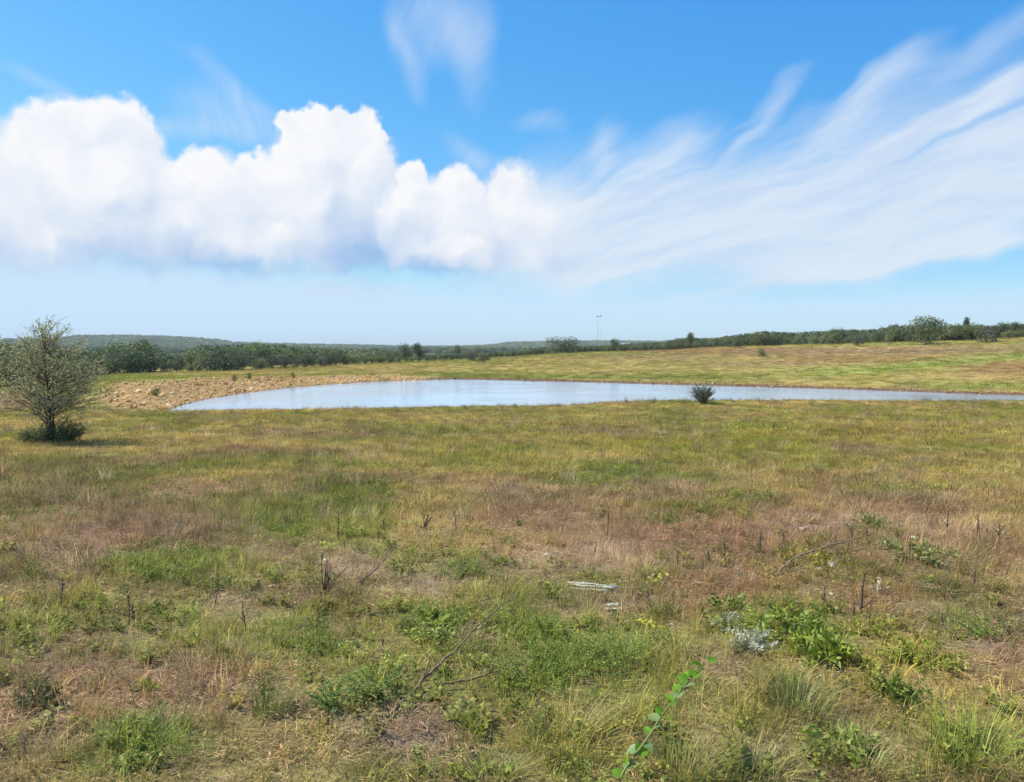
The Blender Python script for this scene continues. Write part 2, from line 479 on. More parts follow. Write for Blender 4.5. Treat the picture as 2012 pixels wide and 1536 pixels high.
# ------------------------------------------------------------------ what grows where
C_GOLD = np.array([0.46, 0.34, 0.105]); C_OLIVE = np.array([0.325, 0.272, 0.066]); C_GREEN = np.array([0.185, 0.225, 0.035])
C_BRIGHT = np.array([0.27, 0.325, 0.06]); C_BROWN = np.array([0.268, 0.166, 0.095]); C_LITTER = np.array([0.43, 0.297, 0.188])
C_RED = np.array([0.28, 0.14, 0.062]); C_YELG = np.array([0.33, 0.30, 0.04]); C_STRAW = np.array([0.48, 0.37, 0.20])
TYPES = {'gold': C_GOLD, 'olive': C_OLIVE, 'green': C_GREEN, 'bright': C_BRIGHT, 'brown': C_BROWN, 'litter': C_LITTER, 'red': C_RED, 'yelg': C_YELG}
PATCH = [
    ('green', 540, 1045, 80, 26, .9), ('bright', 540, 1042, 50, 16, .6), ('green', 360, 1120, 120, 30, .9), ('bright', 330, 1125, 60, 16, .5), ('green', 250, 1465, 130, 36, .9), ('bright', 240, 1460, 90, 22, .7),
    ('green', 1100, 1285, 170, 70, .95), ('green', 700, 1345, 85, 50, .8), ('green', 1190, 930, 60, 24, .8), ('bright', 1190, 940, 30, 12, .5), ('green', 900, 1110, 65, 34, .8),
    ('green', 1580, 1230, 120, 60, .85), ('green', 1860, 1180, 110, 45, .6), ('yelg', 1900, 1450, 160, 90, .8), ('green', 1880, 1480, 120, 60, .6), ('yelg', 1760, 1290, 130, 50, .8), ('green', 1930, 1235, 80, 40, .8),
    ('green', 850, 1215, 100, 40, .8), ('green', 610, 1260, 80, 40, .7), ('green', 690, 955, 130, 18, .7), ('bright', 700, 950, 60, 8, .4), ('green', 1320, 1005, 80, 22, .7), ('green', 1480, 985, 80, 16, .6),
    ('green', 1700, 1060, 90, 24, .5), ('bright', 1270, 1122, 36, 14, .6), ('green', 60, 1130, 70, 34, .7), ('green', 150, 1010, 70, 20, .6), ('yelg', 1250, 870, 220, 22, .5), ('yelg', 1480, 870, 200, 28, .5),
    ('yelg', 1850, 860, 260, 50, .5), ('green', 1010, 985, 110, 14, .6), ('olive', 1450, 1450, 170, 70, .8), ('olive', 1100, 1460, 160, 60, .8), ('olive', 1560, 1360, 120, 60, .7), ('green', 1640, 1480, 100, 40, .5),
    ('gold', 900, 930, 200, 14, .8), ('gold', 420, 870, 300, 12, .6), ('gold', 860, 830, 260, 10, .5), ('gold', 1950, 950, 100, 40, .6), ('gold', 1150, 900, 150, 10, .5), ('yelg', 850, 880, 120, 14, .5), ('yelg', 940, 905, 90, 12, .5),
    ('brown', 330, 1040, 160, 44, .9), ('brown', 140, 985, 170, 36, .7), ('brown', 200, 1080, 160, 36, .7), ('brown', 420, 960, 100, 15, .7), ('brown', 800, 945, 130, 10, .7), ('brown', 560, 1090, 60, 22, .7),
    ('brown', 1050, 1010, 170, 34, .85), ('brown', 1250, 1060, 260, 44, .8), ('red', 1500, 1060, 210, 44, .8), ('brown', 1720, 885, 65, 9, .9), ('brown', 1270, 975, 160, 18, .7), ('brown', 150, 1330, 220, 60, .85),
    ('brown', 400, 1335, 120, 44, .8), ('brown', 340, 1395, 130, 40, .7), ('brown', 60, 1440, 100, 50, .7), ('brown', 780, 1430, 130, 56, .85), ('brown', 600, 1170, 130, 30, .7), ('red', 1760, 1180, 150, 40, .7),
    ('red', 1450, 1140, 170, 40, .85), ('brown', 1990, 1290, 46, 44, .9), ('brown', 30, 930, 120, 20, .6), ('brown', 700, 855, 160, 8, .7), ('brown', 560, 890, 140, 8, .6), ('brown', 1200, 850, 120, 7, .6), ('red', 1750, 850, 120, 10, .5),
    ('brown', 300, 905, 160, 8, .5), ('brown', 1850, 1000, 150, 24, .6), ('brown', 1600, 940, 120, 12, .4), ('red', 1330, 1180, 110, 24, .7),
    ('litter', 690, 1110, 70, 22, .9), ('litter', 830, 1135, 70, 24, .9), ('litter', 1150, 1095, 170, 30, .7), ('litter', 1650, 1040, 170, 24, .7), ('litter', 1000, 965, 70, 10, .7), ('litter', 1330, 955, 90, 9, .6), ('litter', 1880, 1050, 110, 20, .6),
    ('litter', 470, 1200, 50, 18, .6), ('litter', 780, 1440, 80, 30, .7), ('litter', 1400, 1310, 50, 26, .6), ('litter', 1180, 1180, 110, 20, .6), ('litter', 900, 1250, 60, 20, .4),
    # beyond the water
    ('brown', 1650, 690, 330, 8, .75), ('brown', 1850, 681, 170, 6, .7), ('red', 1990, 722, 130, 18, .8), ('brown', 1250, 701, 160, 5, .6), ('red', 1420, 690, 160, 5, .5), ('brown', 1500, 715, 180, 7, .5), ('gold', 1250, 722, 200, 6, .5),
    ('gold', 1560, 681, 320, 3, .7), ('green', 1250, 741, 340, 6, .8), ('green', 900, 736, 100, 7, .7), ('olive', 1050, 715, 150, 8, .6), ('gold', 1700, 745, 200, 8, .4), ('green', 1900, 758, 160, 6, .5), ('bright', 1960, 762, 60, 5, .6),
    ('bright', 1600, 675, 320, 4, .6), ('bright', 1150, 696, 130, 4, .6), ('bright', 880, 709, 120, 4, .5), ('bright', 250, 742, 120, 7, .7), ('green', 180, 760, 60, 18, .5), ('brown', 20, 790, 80, 16, .9), ('bright', 20, 765, 50, 5, .8),
    ('bright', 1640, 725, 120, 6, .5), ('red', 1700, 705, 150, 7, .6),
]


def field_color(X, Y, Z, far_mix=True):
    """colour of the sward at ground points"""
    px, py = project(X, Y, Z)
    n1 = fbm(X / 5.0 + 3, Y / 9.0, 41); n2 = fbm(X / 1.6, Y / 2.4, 47); n3 = fbm(X / 0.55, Y / 0.7, 53, 3)
    wob = 26 * (n2 - 0.5) * 2
    px2 = px + wob * 3.0 + 60 * (n3 - 0.5)
    sc = np.clip((py - 660) / 450, 0.04, 1.0)
    py2 = py + (wob * 0.9 + 40 * (fbm(X / 0.9, Y / 1.1, 59) - 0.5)) * sc
    g = sstep(0.42, 0.62, n1)[:, None]
    c = C_OLIVE * (1 - g) + C_GOLD * g
    b = (sstep(0.54, 0.70, n2) * 0.6)[:, None]
    c = c * (1 - b) + C_BROWN * b
    gr = (sstep(0.48, 0.66, fbm(X / 2.2 + 9, Y / 3.0, 61)) * 0.62)[:, None]
    gr = gr * (1 - 0.6 * sstep(50, 70, Y))[:, None]
    c = c * (1 - gr) + C_GREEN * gr
    green = gr[:, 0] * 0.7
    for (ty, x, y, rx, ry, s) in PATCH:
        q = ((px2 - x) / rx) ** 2 + ((py2 - y) / ry) ** 2
        w = s * np.exp(-q * 0.9)
        w = np.where(Y > 1.5, w, 0)
        c = c * (1 - w[:, None]) + TYPES[ty] * w[:, None]
        tgt = {'green': 1, 'bright': 1, 'yelg': .75, 'olive': .5, 'gold': .35, 'brown': .0, 'litter': -.2, 'red': .05}[ty]
        green = green * (1 - w) + tgt * w
    # bright swale running down the far slope
    ly = 739 - (px2 - 1560) * 0.088
    w = np.exp(-((py2 - ly) / (7 + (px2 - 1560) * 0.006)) ** 2) * sstep(1540, 1640, px2) * (Y > 55)
    w = np.clip(w * 0.72, 0, 1)
    c = c * (1 - w[:, None]) + C_BRIGHT * w[:, None]
    green = green * (1 - w) + w
    c = c * (0.72 + 0.56 * n3)[:, None]
    return c, green


def bank_mask(X, Y):
    """bare stony bank of the dam, left of the water"""
    u = X / np.maximum(Y, 8.0)
    px = CX + FPX * u
    ys = np.interp(u, F_U, F_YS); yc = np.interp(u, F_U, F_YC)
    n = fbm(X / 2.2, Y / 2.2, 71)
    t = (Y - ys) / np.maximum(yc - ys, 1)
    m = sstep(-0.10, 0.06, t + 0.25 * (n - 0.5)) * (1 - sstep(0.90, 1.06, t + 0.3 * (n - 0.5)))
    m = m * sstep(170, 225, px + 90 * (n - 0.5)) * (1 - sstep(820, 880, px))
    return m


# ------------------------------------------------------------------ mesh builder
class MB:
    def __init__(self):
        self.V = []; self.Q = []; self.T = []; self.tint = []; self.n = 0

    def add(self, V, Q=None, T=None, tint=1.0):
        V = np.asarray(V, float).reshape(-1, 3)
        if Q is not None and len(Q):
            self.Q.append(np.asarray(Q, int).reshape(-1, 4) + self.n)
        if T is not None and len(T):
            self.T.append(np.asarray(T, int).reshape(-1, 3) + self.n)
        self.V.append(V)
        tn = np.broadcast_to(np.asarray(tint, float), (len(V),)) if np.ndim(tint) < 2 else tint
        self.tint.append(np.array(tn))
        self.n += len(V)

    def tube(self, P, R, k=6, tint=1.0, cap=True):
        P = np.asarray(P, float); R = np.broadcast_to(np.asarray(R, float), (len(P),))
        D = np.gradient(P, axis=0)
        D /= np.linalg.norm(D, axis=1)[:, None] + 1e-9
        ref = np.array([0.31, 0.17, 0.93]) if abs(D[0][2]) < 0.9 else np.array([1.0, 0.1, 0.05])
        A = np.cross(D, ref); A /= np.linalg.norm(A, axis=1)[:, None] + 1e-9
        B = np.cross(D, A)
        th = np.linspace(0, 2 * math.pi, k, endpoint=False)
        V = P[:, None, :] + R[:, None, None] * (np.cos(th)[None, :, None] * A[:, None, :] + np.sin(th)[None, :, None] * B[:, None, :])
        m = len(P)
        i = np.arange(m - 1)[:, None] * k; j = np.arange(k)[None, :]; j2 = (j + 1) % k
        Q = np.stack([i + j, i + j2, i + k + j2, i + k + j], -1).reshape(-1, 4)
        V = V.reshape(-1, 3)
        T = None
        if cap:
            V = np.vstack([V, P[0], P[-1]])
            jj = np.arange(k)
            T = np.vstack([np.stack([np.full(k, m * k), (jj + 1) % k, jj], -1), np.stack([np.full(k, m * k + 1), (m - 1) * k + jj, (m - 1) * k + (jj + 1) % k], -1)])
        self.add(V, Q, T, tint)

    def leaves(self, C, D, Nn, ln, wd, tint, fold=0.0):
        """rhombic leaves at C along D with normals Nn"""
        C = np.asarray(C); n = len(C)
        D = D / (np.linalg.norm(D, axis=1)[:, None] + 1e-9)
        Sd = np.cross(D, Nn); Sd /= np.linalg.norm(Sd, axis=1)[:, None] + 1e-9
        Nn = np.cross(Sd, D)
        ln = np.broadcast_to(ln, (n,))[:, None]; wd = np.broadcast_to(wd, (n,))[:, None]
        a = C; b = C + D * ln * 0.45 + Sd * wd * 0.5 + Nn * ln * fold; c = C + D * ln; d = C + D * ln * 0.45 - Sd * wd * 0.5 + Nn * ln * fold
        V = np.stack([a, b, c, d], 1).reshape(-1, 3)
        Q = np.arange(4 * n).reshape(-1, 4)
        self.add(V, Q, None, np.repeat(np.broadcast_to(tint, (n,)), 4))

    def blades(self, B, dirx, H, lean, wd, tint):
        """curved tapering grass blades: base B, azimuth dirx, height H, horizontal reach lean"""
        n = len(B)
        H = np.broadcast_to(H, (n,)); lean = np.broadcast_to(lean, (n,)); wd = np.broadcast_to(wd, (n,))
        dx = np.stack([np.cos(dirx), np.sin(dirx), np.zeros(n)], 1)
        sx = np.stack([-np.sin(dirx), np.cos(dirx), np.zeros(n)], 1)
        z = np.array([0, 0, 1.0])
        p0 = B; p1 = B + dx * (lean * 0.3)[:, None] + z * (H * 0.55)[:, None]; p2 = B + dx * lean[:, None] + z * H[:, None]
        w = wd[:, None] * 0.5
        V = np.stack([p0 - sx * w, p0 + sx * w, p1 + sx * w * 0.75, p1 - sx * w * 0.75, p2], 1).reshape(-1, 3)
        o = np.arange(n)[:, None] * 5
        Q = o + np.array([[0, 1, 2, 3]]); T = o + np.array([[3, 2, 4]])
        self.add(V, Q, T, np.repeat(np.broadcast_to(tint, (n,)), 5))

    def mesh(self, name, smooth=False):
        V = np.vstack(self.V).astype(np.float32)
        Q = np.vstack(self.Q) if self.Q else np.zeros((0, 4), int)
        T = np.vstack(self.T) if self.T else np.zeros((0, 3), int)
        me = bpy.data.meshes.new(name)
        me.vertices.add(len(V)); me.vertices.foreach_set('co', V.ravel())
        nl = len(Q) * 4 + len(T) * 3
        me.loops.add(nl)
        me.loops.foreach_set('vertex_index', np.concatenate([Q.ravel(), T.ravel()]).astype(np.int32))
        me.polygons.add(len(Q) + len(T))
        st = np.concatenate([np.arange(len(Q)) * 4, len(Q) * 4 + np.arange(len(T)) * 3]).astype(np.int32)
        me.polygons.foreach_set('loop_start', st)
        if smooth:
            me.polygons.foreach_set('use_smooth', np.ones(len(Q) + len(T), bool))
        at = me.attributes.new('tint', 'FLOAT', 'POINT')
        at.data.foreach_set('value', np.concatenate(self.tint).astype(np.float32))
        me.update(calc_edges=True)
        return me


def obj(name, me, mat, parent=None, loc=None, color=None):
    o = bpy.data.objects.new(name, me)
    COL.objects.link(o)
    if mat is not None and me is not None and not me.materials:
        me.materials.append(mat)
    if parent is not None:
        o.parent = parent
    if loc is not None:
        o.location = loc
    if color is not None:
        o.color = (*color, 1)
    return o


def tag(o, label=None, cat=None, group=None, kind=None):
    if label: o['label'] = label
    if cat: o['category'] = cat
    if group: o['group'] = group
    if kind: o['kind'] = kind
    return o


def thing(name, loc, label, cat, group=None, rz=0.0, scale=None):
    o = bpy.data.objects.new(name, None)
    COL.objects.link(o)
    o.empty_display_size = 0.2
    o.location = loc
    o.rotation_euler = (0, 0, rz)
    if scale is not None:
        o.scale = scale
    return tag(o, label, cat, group)


# ------------------------------------------------------------------ materials
def new_mat(name):
    m = bpy.data.materials.new(name)
    m.use_nodes = True
    t = m.node_tree
    t.nodes.clear()
    out = t.nodes.new('ShaderNodeOutputMaterial')
    return m, t, out


def leaf_mat(name, source, transl=0.38, gloss=0.0, rough=0.5):
    m, t, out = new_mat(name)
    if source == 'inst':
        a = N(t, 'ShaderNodeAttribute', attribute_type='INSTANCER', attribute_name='col'); c = a.outputs['Color']
    else:
        a = N(t, 'ShaderNodeObjectInfo'); c = a.outputs['Color']
    ti = N(t, 'ShaderNodeAttribute', attribute_type='GEOMETRY', attribute_name='tint')
    mu = N(t, 'ShaderNodeMix', data_type='RGBA', blend_type='MULTIPLY'); mu.inputs[0].default_value = 1
    cc = N(t, 'ShaderNodeCombineColor')
    # brighter blades are yellower, darker ones greener
    t.links.new(math_n('POWER', ti.outputs['Fac'], 1.15, tree=t), cc.inputs[0])
    t.links.new(ti.outputs['Fac'], cc.inputs[1])
    t.links.new(math_n('POWER', ti.outputs['Fac'], 0.9, tree=t), cc.inputs[2])
    t.links.new(c, mu.inputs[6]); t.links.new(cc.outputs[0], mu.inputs[7])
    d = N(t, 'ShaderNodeBsdfDiffuse'); tr = N(t, 'ShaderNodeBsdfTranslucent')
    t.links.new(mu.outputs[2], d.inputs['Color']); t.links.new(mu.outputs[2], tr.inputs['Color'])
    mx = N(t, 'ShaderNodeMixShader'); mx.inputs[0].default_value = transl
    t.links.new(d.outputs[0], mx.inputs[1]); t.links.new(tr.outputs[0], mx.inputs[2])
    last = mx.outputs[0]
    if gloss > 0:
        g = N(t, 'ShaderNodeBsdfGlossy'); g.inputs['Roughness'].default_value = rough
        g.inputs['Color'].default_value = (0.9, 0.95, 1, 1)
        m2 = N(t, 'ShaderNodeMixShader'); m2.inputs[0].default_value = gloss
        t.links.new(last, m2.inputs[1]); t.links.new(g.outputs[0], m2.inputs[2]); last = m2.outputs[0]
    t.links.new(last, out.inputs['Surface'])
    return m


M_GRASS = leaf_mat('grass_blades', 'inst', 0.38, 0.010, 0.5)
M_WOODS = leaf_mat('woodland_leaves', 'inst', 0.25, 0.03, 0.6)
M_LEAF = leaf_mat('leaves', 'obj', 0.32, 0.02, 0.5)
M_CROWN = leaf_mat('tree_leaves', 'obj', 0.25, 0.03, 0.6)


def simple_mat(name, col, rough=0.8, nscale=8.0, namp=0.5, bump=0.0, col2=None, stretch=None, spec=0.3):
    m, t, out = new_mat(name)
    b = N(t, 'ShaderNodeBsdfPrincipled')
    b.inputs['Roughness'].default_value = rough
    b.inputs['Specular IOR Level'].default_value = spec
    tc = N(t, 'ShaderNodeTexCoord')
    vec = tc.outputs['Object']
    if stretch:
        mp = N(t, 'ShaderNodeMapping'); mp.inputs['Scale'].default_value = stretch
        t.links.new(vec, mp.inputs['Vector']); vec = mp.outputs[0]
    n = N(t, 'ShaderNodeTexNoise'); n.inputs['Scale'].default_value = nscale; n.inputs['Detail'].default_value = 6; n.inputs['Roughness'].default_value = 0.65
    t.links.new(vec, n.inputs['Vector'])
    c2 = col2 if col2 is not None else tuple(x * (1 - namp) for x in col)
    mx = N(t, 'ShaderNodeMix', data_type='RGBA')
    t.links.new(map_n(n.outputs['Fac'], 0.3, 0.7, 0, 1, tree=t), mx.inputs[0])
    mx.inputs[6].default_value = (*c2, 1); mx.inputs[7].default_value = (*col, 1)
    t.links.new(mx.outputs[2], b.inputs['Base Color'])
    if bump:
        bp = N(t, 'ShaderNodeBump'); bp.inputs['Strength'].default_value = 0.8; bp.inputs['Distance'].default_value = bump
        t.links.new(n.outputs['Fac'], bp.inputs['Height']); t.links.new(bp.outputs[0], b.inputs['Normal'])
    t.links.new(b.outputs[0], out.inputs['Surface'])
    return m


M_BARK = simple_mat('bark', (0.14, 0.115, 0.09), 0.9, 30, 0.6, 0.01)
M_STALK = simple_mat('dead_stalk', (0.18, 0.135, 0.10), 0.9, 40, 0.55)
M_CANE = simple_mat('dry_cane', (0.42, 0.28, 0.17), 0.75, 30, 0.5)
M_STICK = simple_mat('brown_stick', (0.30, 0.19, 0.11), 0.85, 30, 0.5)
M_STONE = simple_mat('pale_limestone', (0.78, 0.64, 0.45), 0.9, 40, 0.4, 0.004)
M_BOARD = simple_mat('weathered_board', (0.62, 0.60, 0.46), 0.75, 14, 0.4, 0.002, stretch=(1, 12, 12))
M_STEEL = simple_mat('galvanised_steel', (0.42, 0.45, 0.48), 0.5, 3, 0.2)
M_PALEWALL = simple_mat('white_wall', (0.8, 0.8, 0.78), 0.7, 1, 0.1)
M_ROOF = simple_mat('metal_roof', (0.45, 0.50, 0.55), 0.5, 1, 0.2)
M_FLOWER = simple_mat('white_flower', (0.75, 0.76, 0.70), 0.8, 30, 0.2)


# ground
def ground_mat():
    m, t, out = new_mat('field_ground')
    b = N(t, 'ShaderNodeBsdfPrincipled'); b.inputs['Roughness'].default_value = 0.95; b.inputs['Specular IOR Level'].default_value = 0.1
    ga = N(t, 'ShaderNodeAttribute', attribute_name='gcol')
    tc = N(t, 'ShaderNodeTexCoord')

    def nz(scale, det, rough=0.6, st=None):
        n = N(t, 'ShaderNodeTexNoise'); n.inputs['Scale'].default_value = scale; n.inputs['Detail'].default_value = det; n.inputs['Roughness'].default_value = rough
        v = tc.outputs['Object']
        if st:
            mp = N(t, 'ShaderNodeMapping'); mp.inputs['Scale'].default_value = st; mp.inputs['Rotation'].default_value = (0, 0, 0.5)
            t.links.new(v, mp.inputs['Vector']); v = mp.outputs[0]
        t.links.new(v, n.inputs['Vector'])
        return n.outputs['Fac']
    n1 = nz(28, 6, 0.7); n2 = nz(2.2, 5, 0.65); n3 = nz(60, 3, 0.6, (1, 0.22, 1))
    f = math_n('MULTIPLY', map_n(n1, 0.25, 0.75, 0.45, 1.5, tree=t), map_n(n2, 0.25, 0.75, 0.62, 1.35, tree=t), tree=t)
    mu = N(t, 'ShaderNodeVectorMath', operation='SCALE')
    t.links.new(ga.outputs['Color'], mu.inputs[0]); t.links.new(f, mu.inputs['Scale'])
    st = N(t, 'ShaderNodeMix', data_type='RGBA')
    t.links.new(map_n(n3, 0.60, 0.72, 0, 0.55, tree=t), st.inputs[0])
    t.links.new(mu.outputs[0], st.inputs[6]); st.inputs[7].default_value = (0.42, 0.32, 0.2, 1)
    t.links.new(st.outputs[2], b.inputs['Base Color'])
    bp = N(t, 'ShaderNodeBump'); bp.inputs['Strength'].default_value = 1.0; bp.inputs['Distance'].default_value = 0.03
    t.links.new(n1, bp.inputs['Height']); t.links.new(bp.outputs[0], b.inputs['Normal'])
    t.links.new(b.outputs[0], out.inputs['Surface'])
    return m


M_GROUND = ground_mat()

# ------------------------------------------------------------------ ground sheet
th = np.concatenate([np.radians(np.linspace(-54, 54, 430)), np.radians(np.linspace(54, 306, 60)[1:-1])])
rr = np.geomspace(0.7, 7000, 375)
TH, RR = np.meshgrid(th, rr)
GX = (RR * np.sin(TH)).ravel(); GY = (RR * np.cos(TH)).ravel()
GZ = height(GX, GY)
mb = MB()
nth, nr = len(th), len(rr)
i = np.arange(nr - 1)[:, None] * nth; j = np.arange(nth)[None, :]; j2 = (j + 1) % nth
Q = np.stack([i + j, i + nth + j, i + nth + j2, i + j2], -1).reshape(-1, 4)
Vg = np.stack([GX, GY, GZ], 1)
zc0 = float(height(np.array([0.0]), np.array([0.0]))[0])
Vg = np.vstack([Vg, [[0, 0, zc0]]])
jj = np.arange(nth)
mb.add(Vg, Q, np.stack([np.full(nth, nr * nth), jj, (jj + 1) % nth], -1))
# normals up
gm = mb.mesh('ground', smooth=True)
Xa, Ya, Za = Vg[:, 0], Vg[:, 1], Vg[:, 2]
gc, ggreen = field_color(Xa, Ya, Za)
R_all = np.hypot(Xa, Ya)
soil = np.array([0.24, 0.168, 0.108])
near_w = (1 - sstep(12, 45, R_all))[:, None] * 0.6
gc = gc * (1 - near_w) + (soil * (0.8 + 0.5 * fbm(Xa / 0.8, Ya / 0.8, 81))[:, None] * 0.7 + gc * 0.3) * near_w
sdv = pond_sd(Xa, Ya)
bm_ = bank_mask(Xa, Ya)[:, None]
gc = gc * (1 - bm_) + np.array([0.46, 0.27, 0.11]) * (0.75 + 0.5 * fbm(Xa / 1.1, Ya / 1.1, 83))[:, None] * bm_
farside = (Ya > 56) & (Xa / np.maximum(Ya, 8) > U(840))
mud = np.where(farside, 1 - sstep(2.2, 4.2, sdv + 2.6 * (fbm(Xa / 1.5, Ya / 1.5, 87) - 0.5)), 1 - sstep(0.0, 0.35, sdv))[:, None]
gc = gc * (1 - mud) + np.array([0.19, 0.125, 0.085]) * mud
wood = sstep(165, 240, R_all)[:, None]
fieldn = (sstep(0.60, 0.68, fbm(Xa / 160, Ya / 260, 91)) * (1 - sstep(1300, 1700, R_all)))[:, None]
wcol = np.array([0.055, 0.075, 0.03]) * (1 - fieldn) + np.array([0.30, 0.31, 0.11]) * fieldn
gc = gc * (1 - wood) + wcol * wood
at = gm.attributes.new('gcol', 'FLOAT_COLOR', 'POINT')
at.data.foreach_set('color', np.hstack([np.clip(gc, 0, 1), np.ones((len(gc), 1))]).astype(np.float32).ravel())
ground = tag(obj('ground', gm, M_GROUND), kind='structure')


# ------------------------------------------------------------------ pond
def water_mat():
    m, t, out = new_mat('pond_water')
    b = N(t, 'ShaderNodeBsdfPrincipled')
    b.inputs['Base Color'].default_value = (0.43, 0.52, 0.59, 1)
    b.inputs['Roughness'].default_value = 0.06
    b.inputs['IOR'].default_value = 1.333
    b.inputs['Specular IOR Level'].default_value = 1.0
    tc = N(t, 'ShaderNodeTexCoord')
    mp = N(t, 'ShaderNodeMapping'); mp.inputs['Scale'].default_value = (1.0, 1.6, 1)
    t.links.new(tc.outputs['Object'], mp.inputs['Vector'])
    n = N(t, 'ShaderNodeTexNoise'); n.inputs['Scale'].default_value = 2.4; n.inputs['Detail'].default_value = 4; n.inputs['Roughness'].default_value = 0.6
    t.links.new(mp.outputs[0], n.inputs['Vector'])
    n2 = N(t, 'ShaderNodeTexNoise'); n2.inputs['Scale'].default_value = 0.12; n2.inputs['Detail'].default_value = 2
    t.links.new(mp.outputs[0], n2.inputs['Vector'])
    bp = N(t, 'ShaderNodeBump'); bp.inputs['Distance'].default_value = 0.05
    t.links.new(map_n(n2.outputs['Fac'], 0.35, 0.65, 0.14, 0.42, tree=t), bp.inputs['Strength'])
    t.links.new(n.outputs['Fac'], bp.inputs['Height']); t.links.new(bp.outputs[0], b.inputs['Normal'])
    t.links.new(b.outputs[0], out.inputs['Surface'])
    return m


cxp, cyp = POND.mean(0)
big = []
for k_ in range(len(POND)):
    p = POND[k_]; d = p - np.array([cxp, cyp]); d /= np.linalg.norm(d)
    big.append(p + d * 2.5)
me = bpy.data.meshes.new('pond_water')
me.from_pydata([(p[0], p[1], ZW) for p in big], [], [tuple(range(len(big)))])
me.update()
tag(obj('pond_water', me, water_mat()), kind='structure')


# ------------------------------------------------------------------ scatter by geometry nodes (uncountable stuff only)
def scatter(name, P, idx, rot, scl, col, protos, mat):
    me = bpy.data.meshes.new(name)
    me.vertices.add(len(P)); me.vertices.foreach_set('co', np.asarray(P, np.float32).ravel())

    def attr(nm, ty, key, data):
        a = me.attributes.new(nm, ty, 'POINT'); a.data.foreach_set(key, data)
    attr('idx', 'INT', 'value', np.asarray(idx, np.int32))
    attr('rot', 'FLOAT_VECTOR', 'vector', np.asarray(rot, np.float32).ravel())
    attr('scl', 'FLOAT_VECTOR', 'vector', np.asarray(scl, np.float32).ravel())
    attr('col', 'FLOAT_COLOR', 'color', np.hstack([np.clip(col, 0, 1), np.ones((len(P), 1))]).astype(np.float32).ravel())
    me.update()
    src = bpy.data.collections.new(name + '_source')
    for k_, pm in enumerate(protos):
        if not pm.materials:
            pm.materials.append(mat)
        src.objects.link(bpy.data.objects.new('%s_source_%02d' % (name, k_), pm))
    o = obj(name, me, mat)
    g = bpy.data.node_groups.new(name, 'GeometryNodeTree')
    g.interface.new_socket('Geometry', in_out='INPUT', socket_type='NodeSocketGeometry')
    g.interface.new_socket('Geometry', in_out='OUTPUT', socket_type='NodeSocketGeometry')
    gi = g.nodes.new('NodeGroupInput'); go = g.nodes.new('NodeGroupOutput')
    ci = g.nodes.new('GeometryNodeCollectionInfo')
    ci.inputs['Collection'].default_value = src
    ci.inputs['Separate Children'].default_value = True
    ci.inputs['Reset Children'].default_value = True
    ip = g.nodes.new('GeometryNodeInstanceOnPoints')
    ip.inputs['Pick Instance'].default_value = True

    def na(nm, ty):
        n = g.nodes.new('GeometryNodeInputNamedAttribute'); n.data_type = ty; n.inputs['Name'].default_value = nm
        return n.outputs['Attribute']
    er = g.nodes.new('FunctionNodeEulerToRotation')
    g.links.new(na('rot', 'FLOAT_VECTOR'), er.inputs[0])
    g.links.new(gi.outputs[0], ip.inputs['Points']); g.links.new(ci.outputs[0], ip.inputs['Instance'])
    g.links.new(na('idx', 'INT'), ip.inputs['Instance Index'])
    g.links.new(er.outputs[0], ip.inputs['Rotation']); g.links.new(na('scl', 'FLOAT_VECTOR'), ip.inputs['Scale'])
    g.links.new(ip.outputs[0], go.inputs[0])
    md = o.modifiers.new('scatter', 'NODES'); md.node_group = g
    return o


def tuft_proto(seed, n, rad, hmin, hmax, wd, lean=0.5, tl=(0.6, 1.35)):
    r = np.random.default_rng(seed); b = MB()
    a = r.uniform(0, 6.283, n); q = rad * np.sqrt(r.uniform(0, 1, n))
    B = np.stack([q * np.cos(a), q * np.sin(a), np.full(n, -0.01)], 1)
    H = r.uniform(hmin, hmax, n) * (1 - 0.35 * (q / rad) ** 2)
    ln = H * r.uniform(0.1, 1.0, n) * lean * 2
    dirx = np.where(r.uniform(0, 1, n) < 0.5, a, r.uniform(-1.2, 1.4, n))
    b.blades(B, dirx, H, ln, wd * r.uniform(0.6, 1.3, n), r.uniform(*tl, n))
    return b.mesh('tuft')


def litter_proto(seed, n, rad, l0, l1, wd):
    r = np.random.default_rng(seed); b = MB()
    a = r.uniform(0, 6.283, n); q = rad * np.sqrt(r.uniform(0, 1, n))
    C = np.stack([q * np.cos(a), q * np.sin(a), r.uniform(0.002, 0.035, n)], 1)
    d = r.normal(0.3, 1.2, n)
    D = np.stack([np.cos(d), np.sin(d), r.normal(0, 0.16, n)], 1)
    Nn = np.stack([r.normal(0, 0.4, n), r.normal(0, 0.4, n), np.ones(n)], 1)
    b.leaves(C, D, Nn, r.uniform(l0, l1, n), wd * r.uniform(0.5, 1.5, n), r.uniform(0.5, 1.7, n))
    return b.mesh('litter')


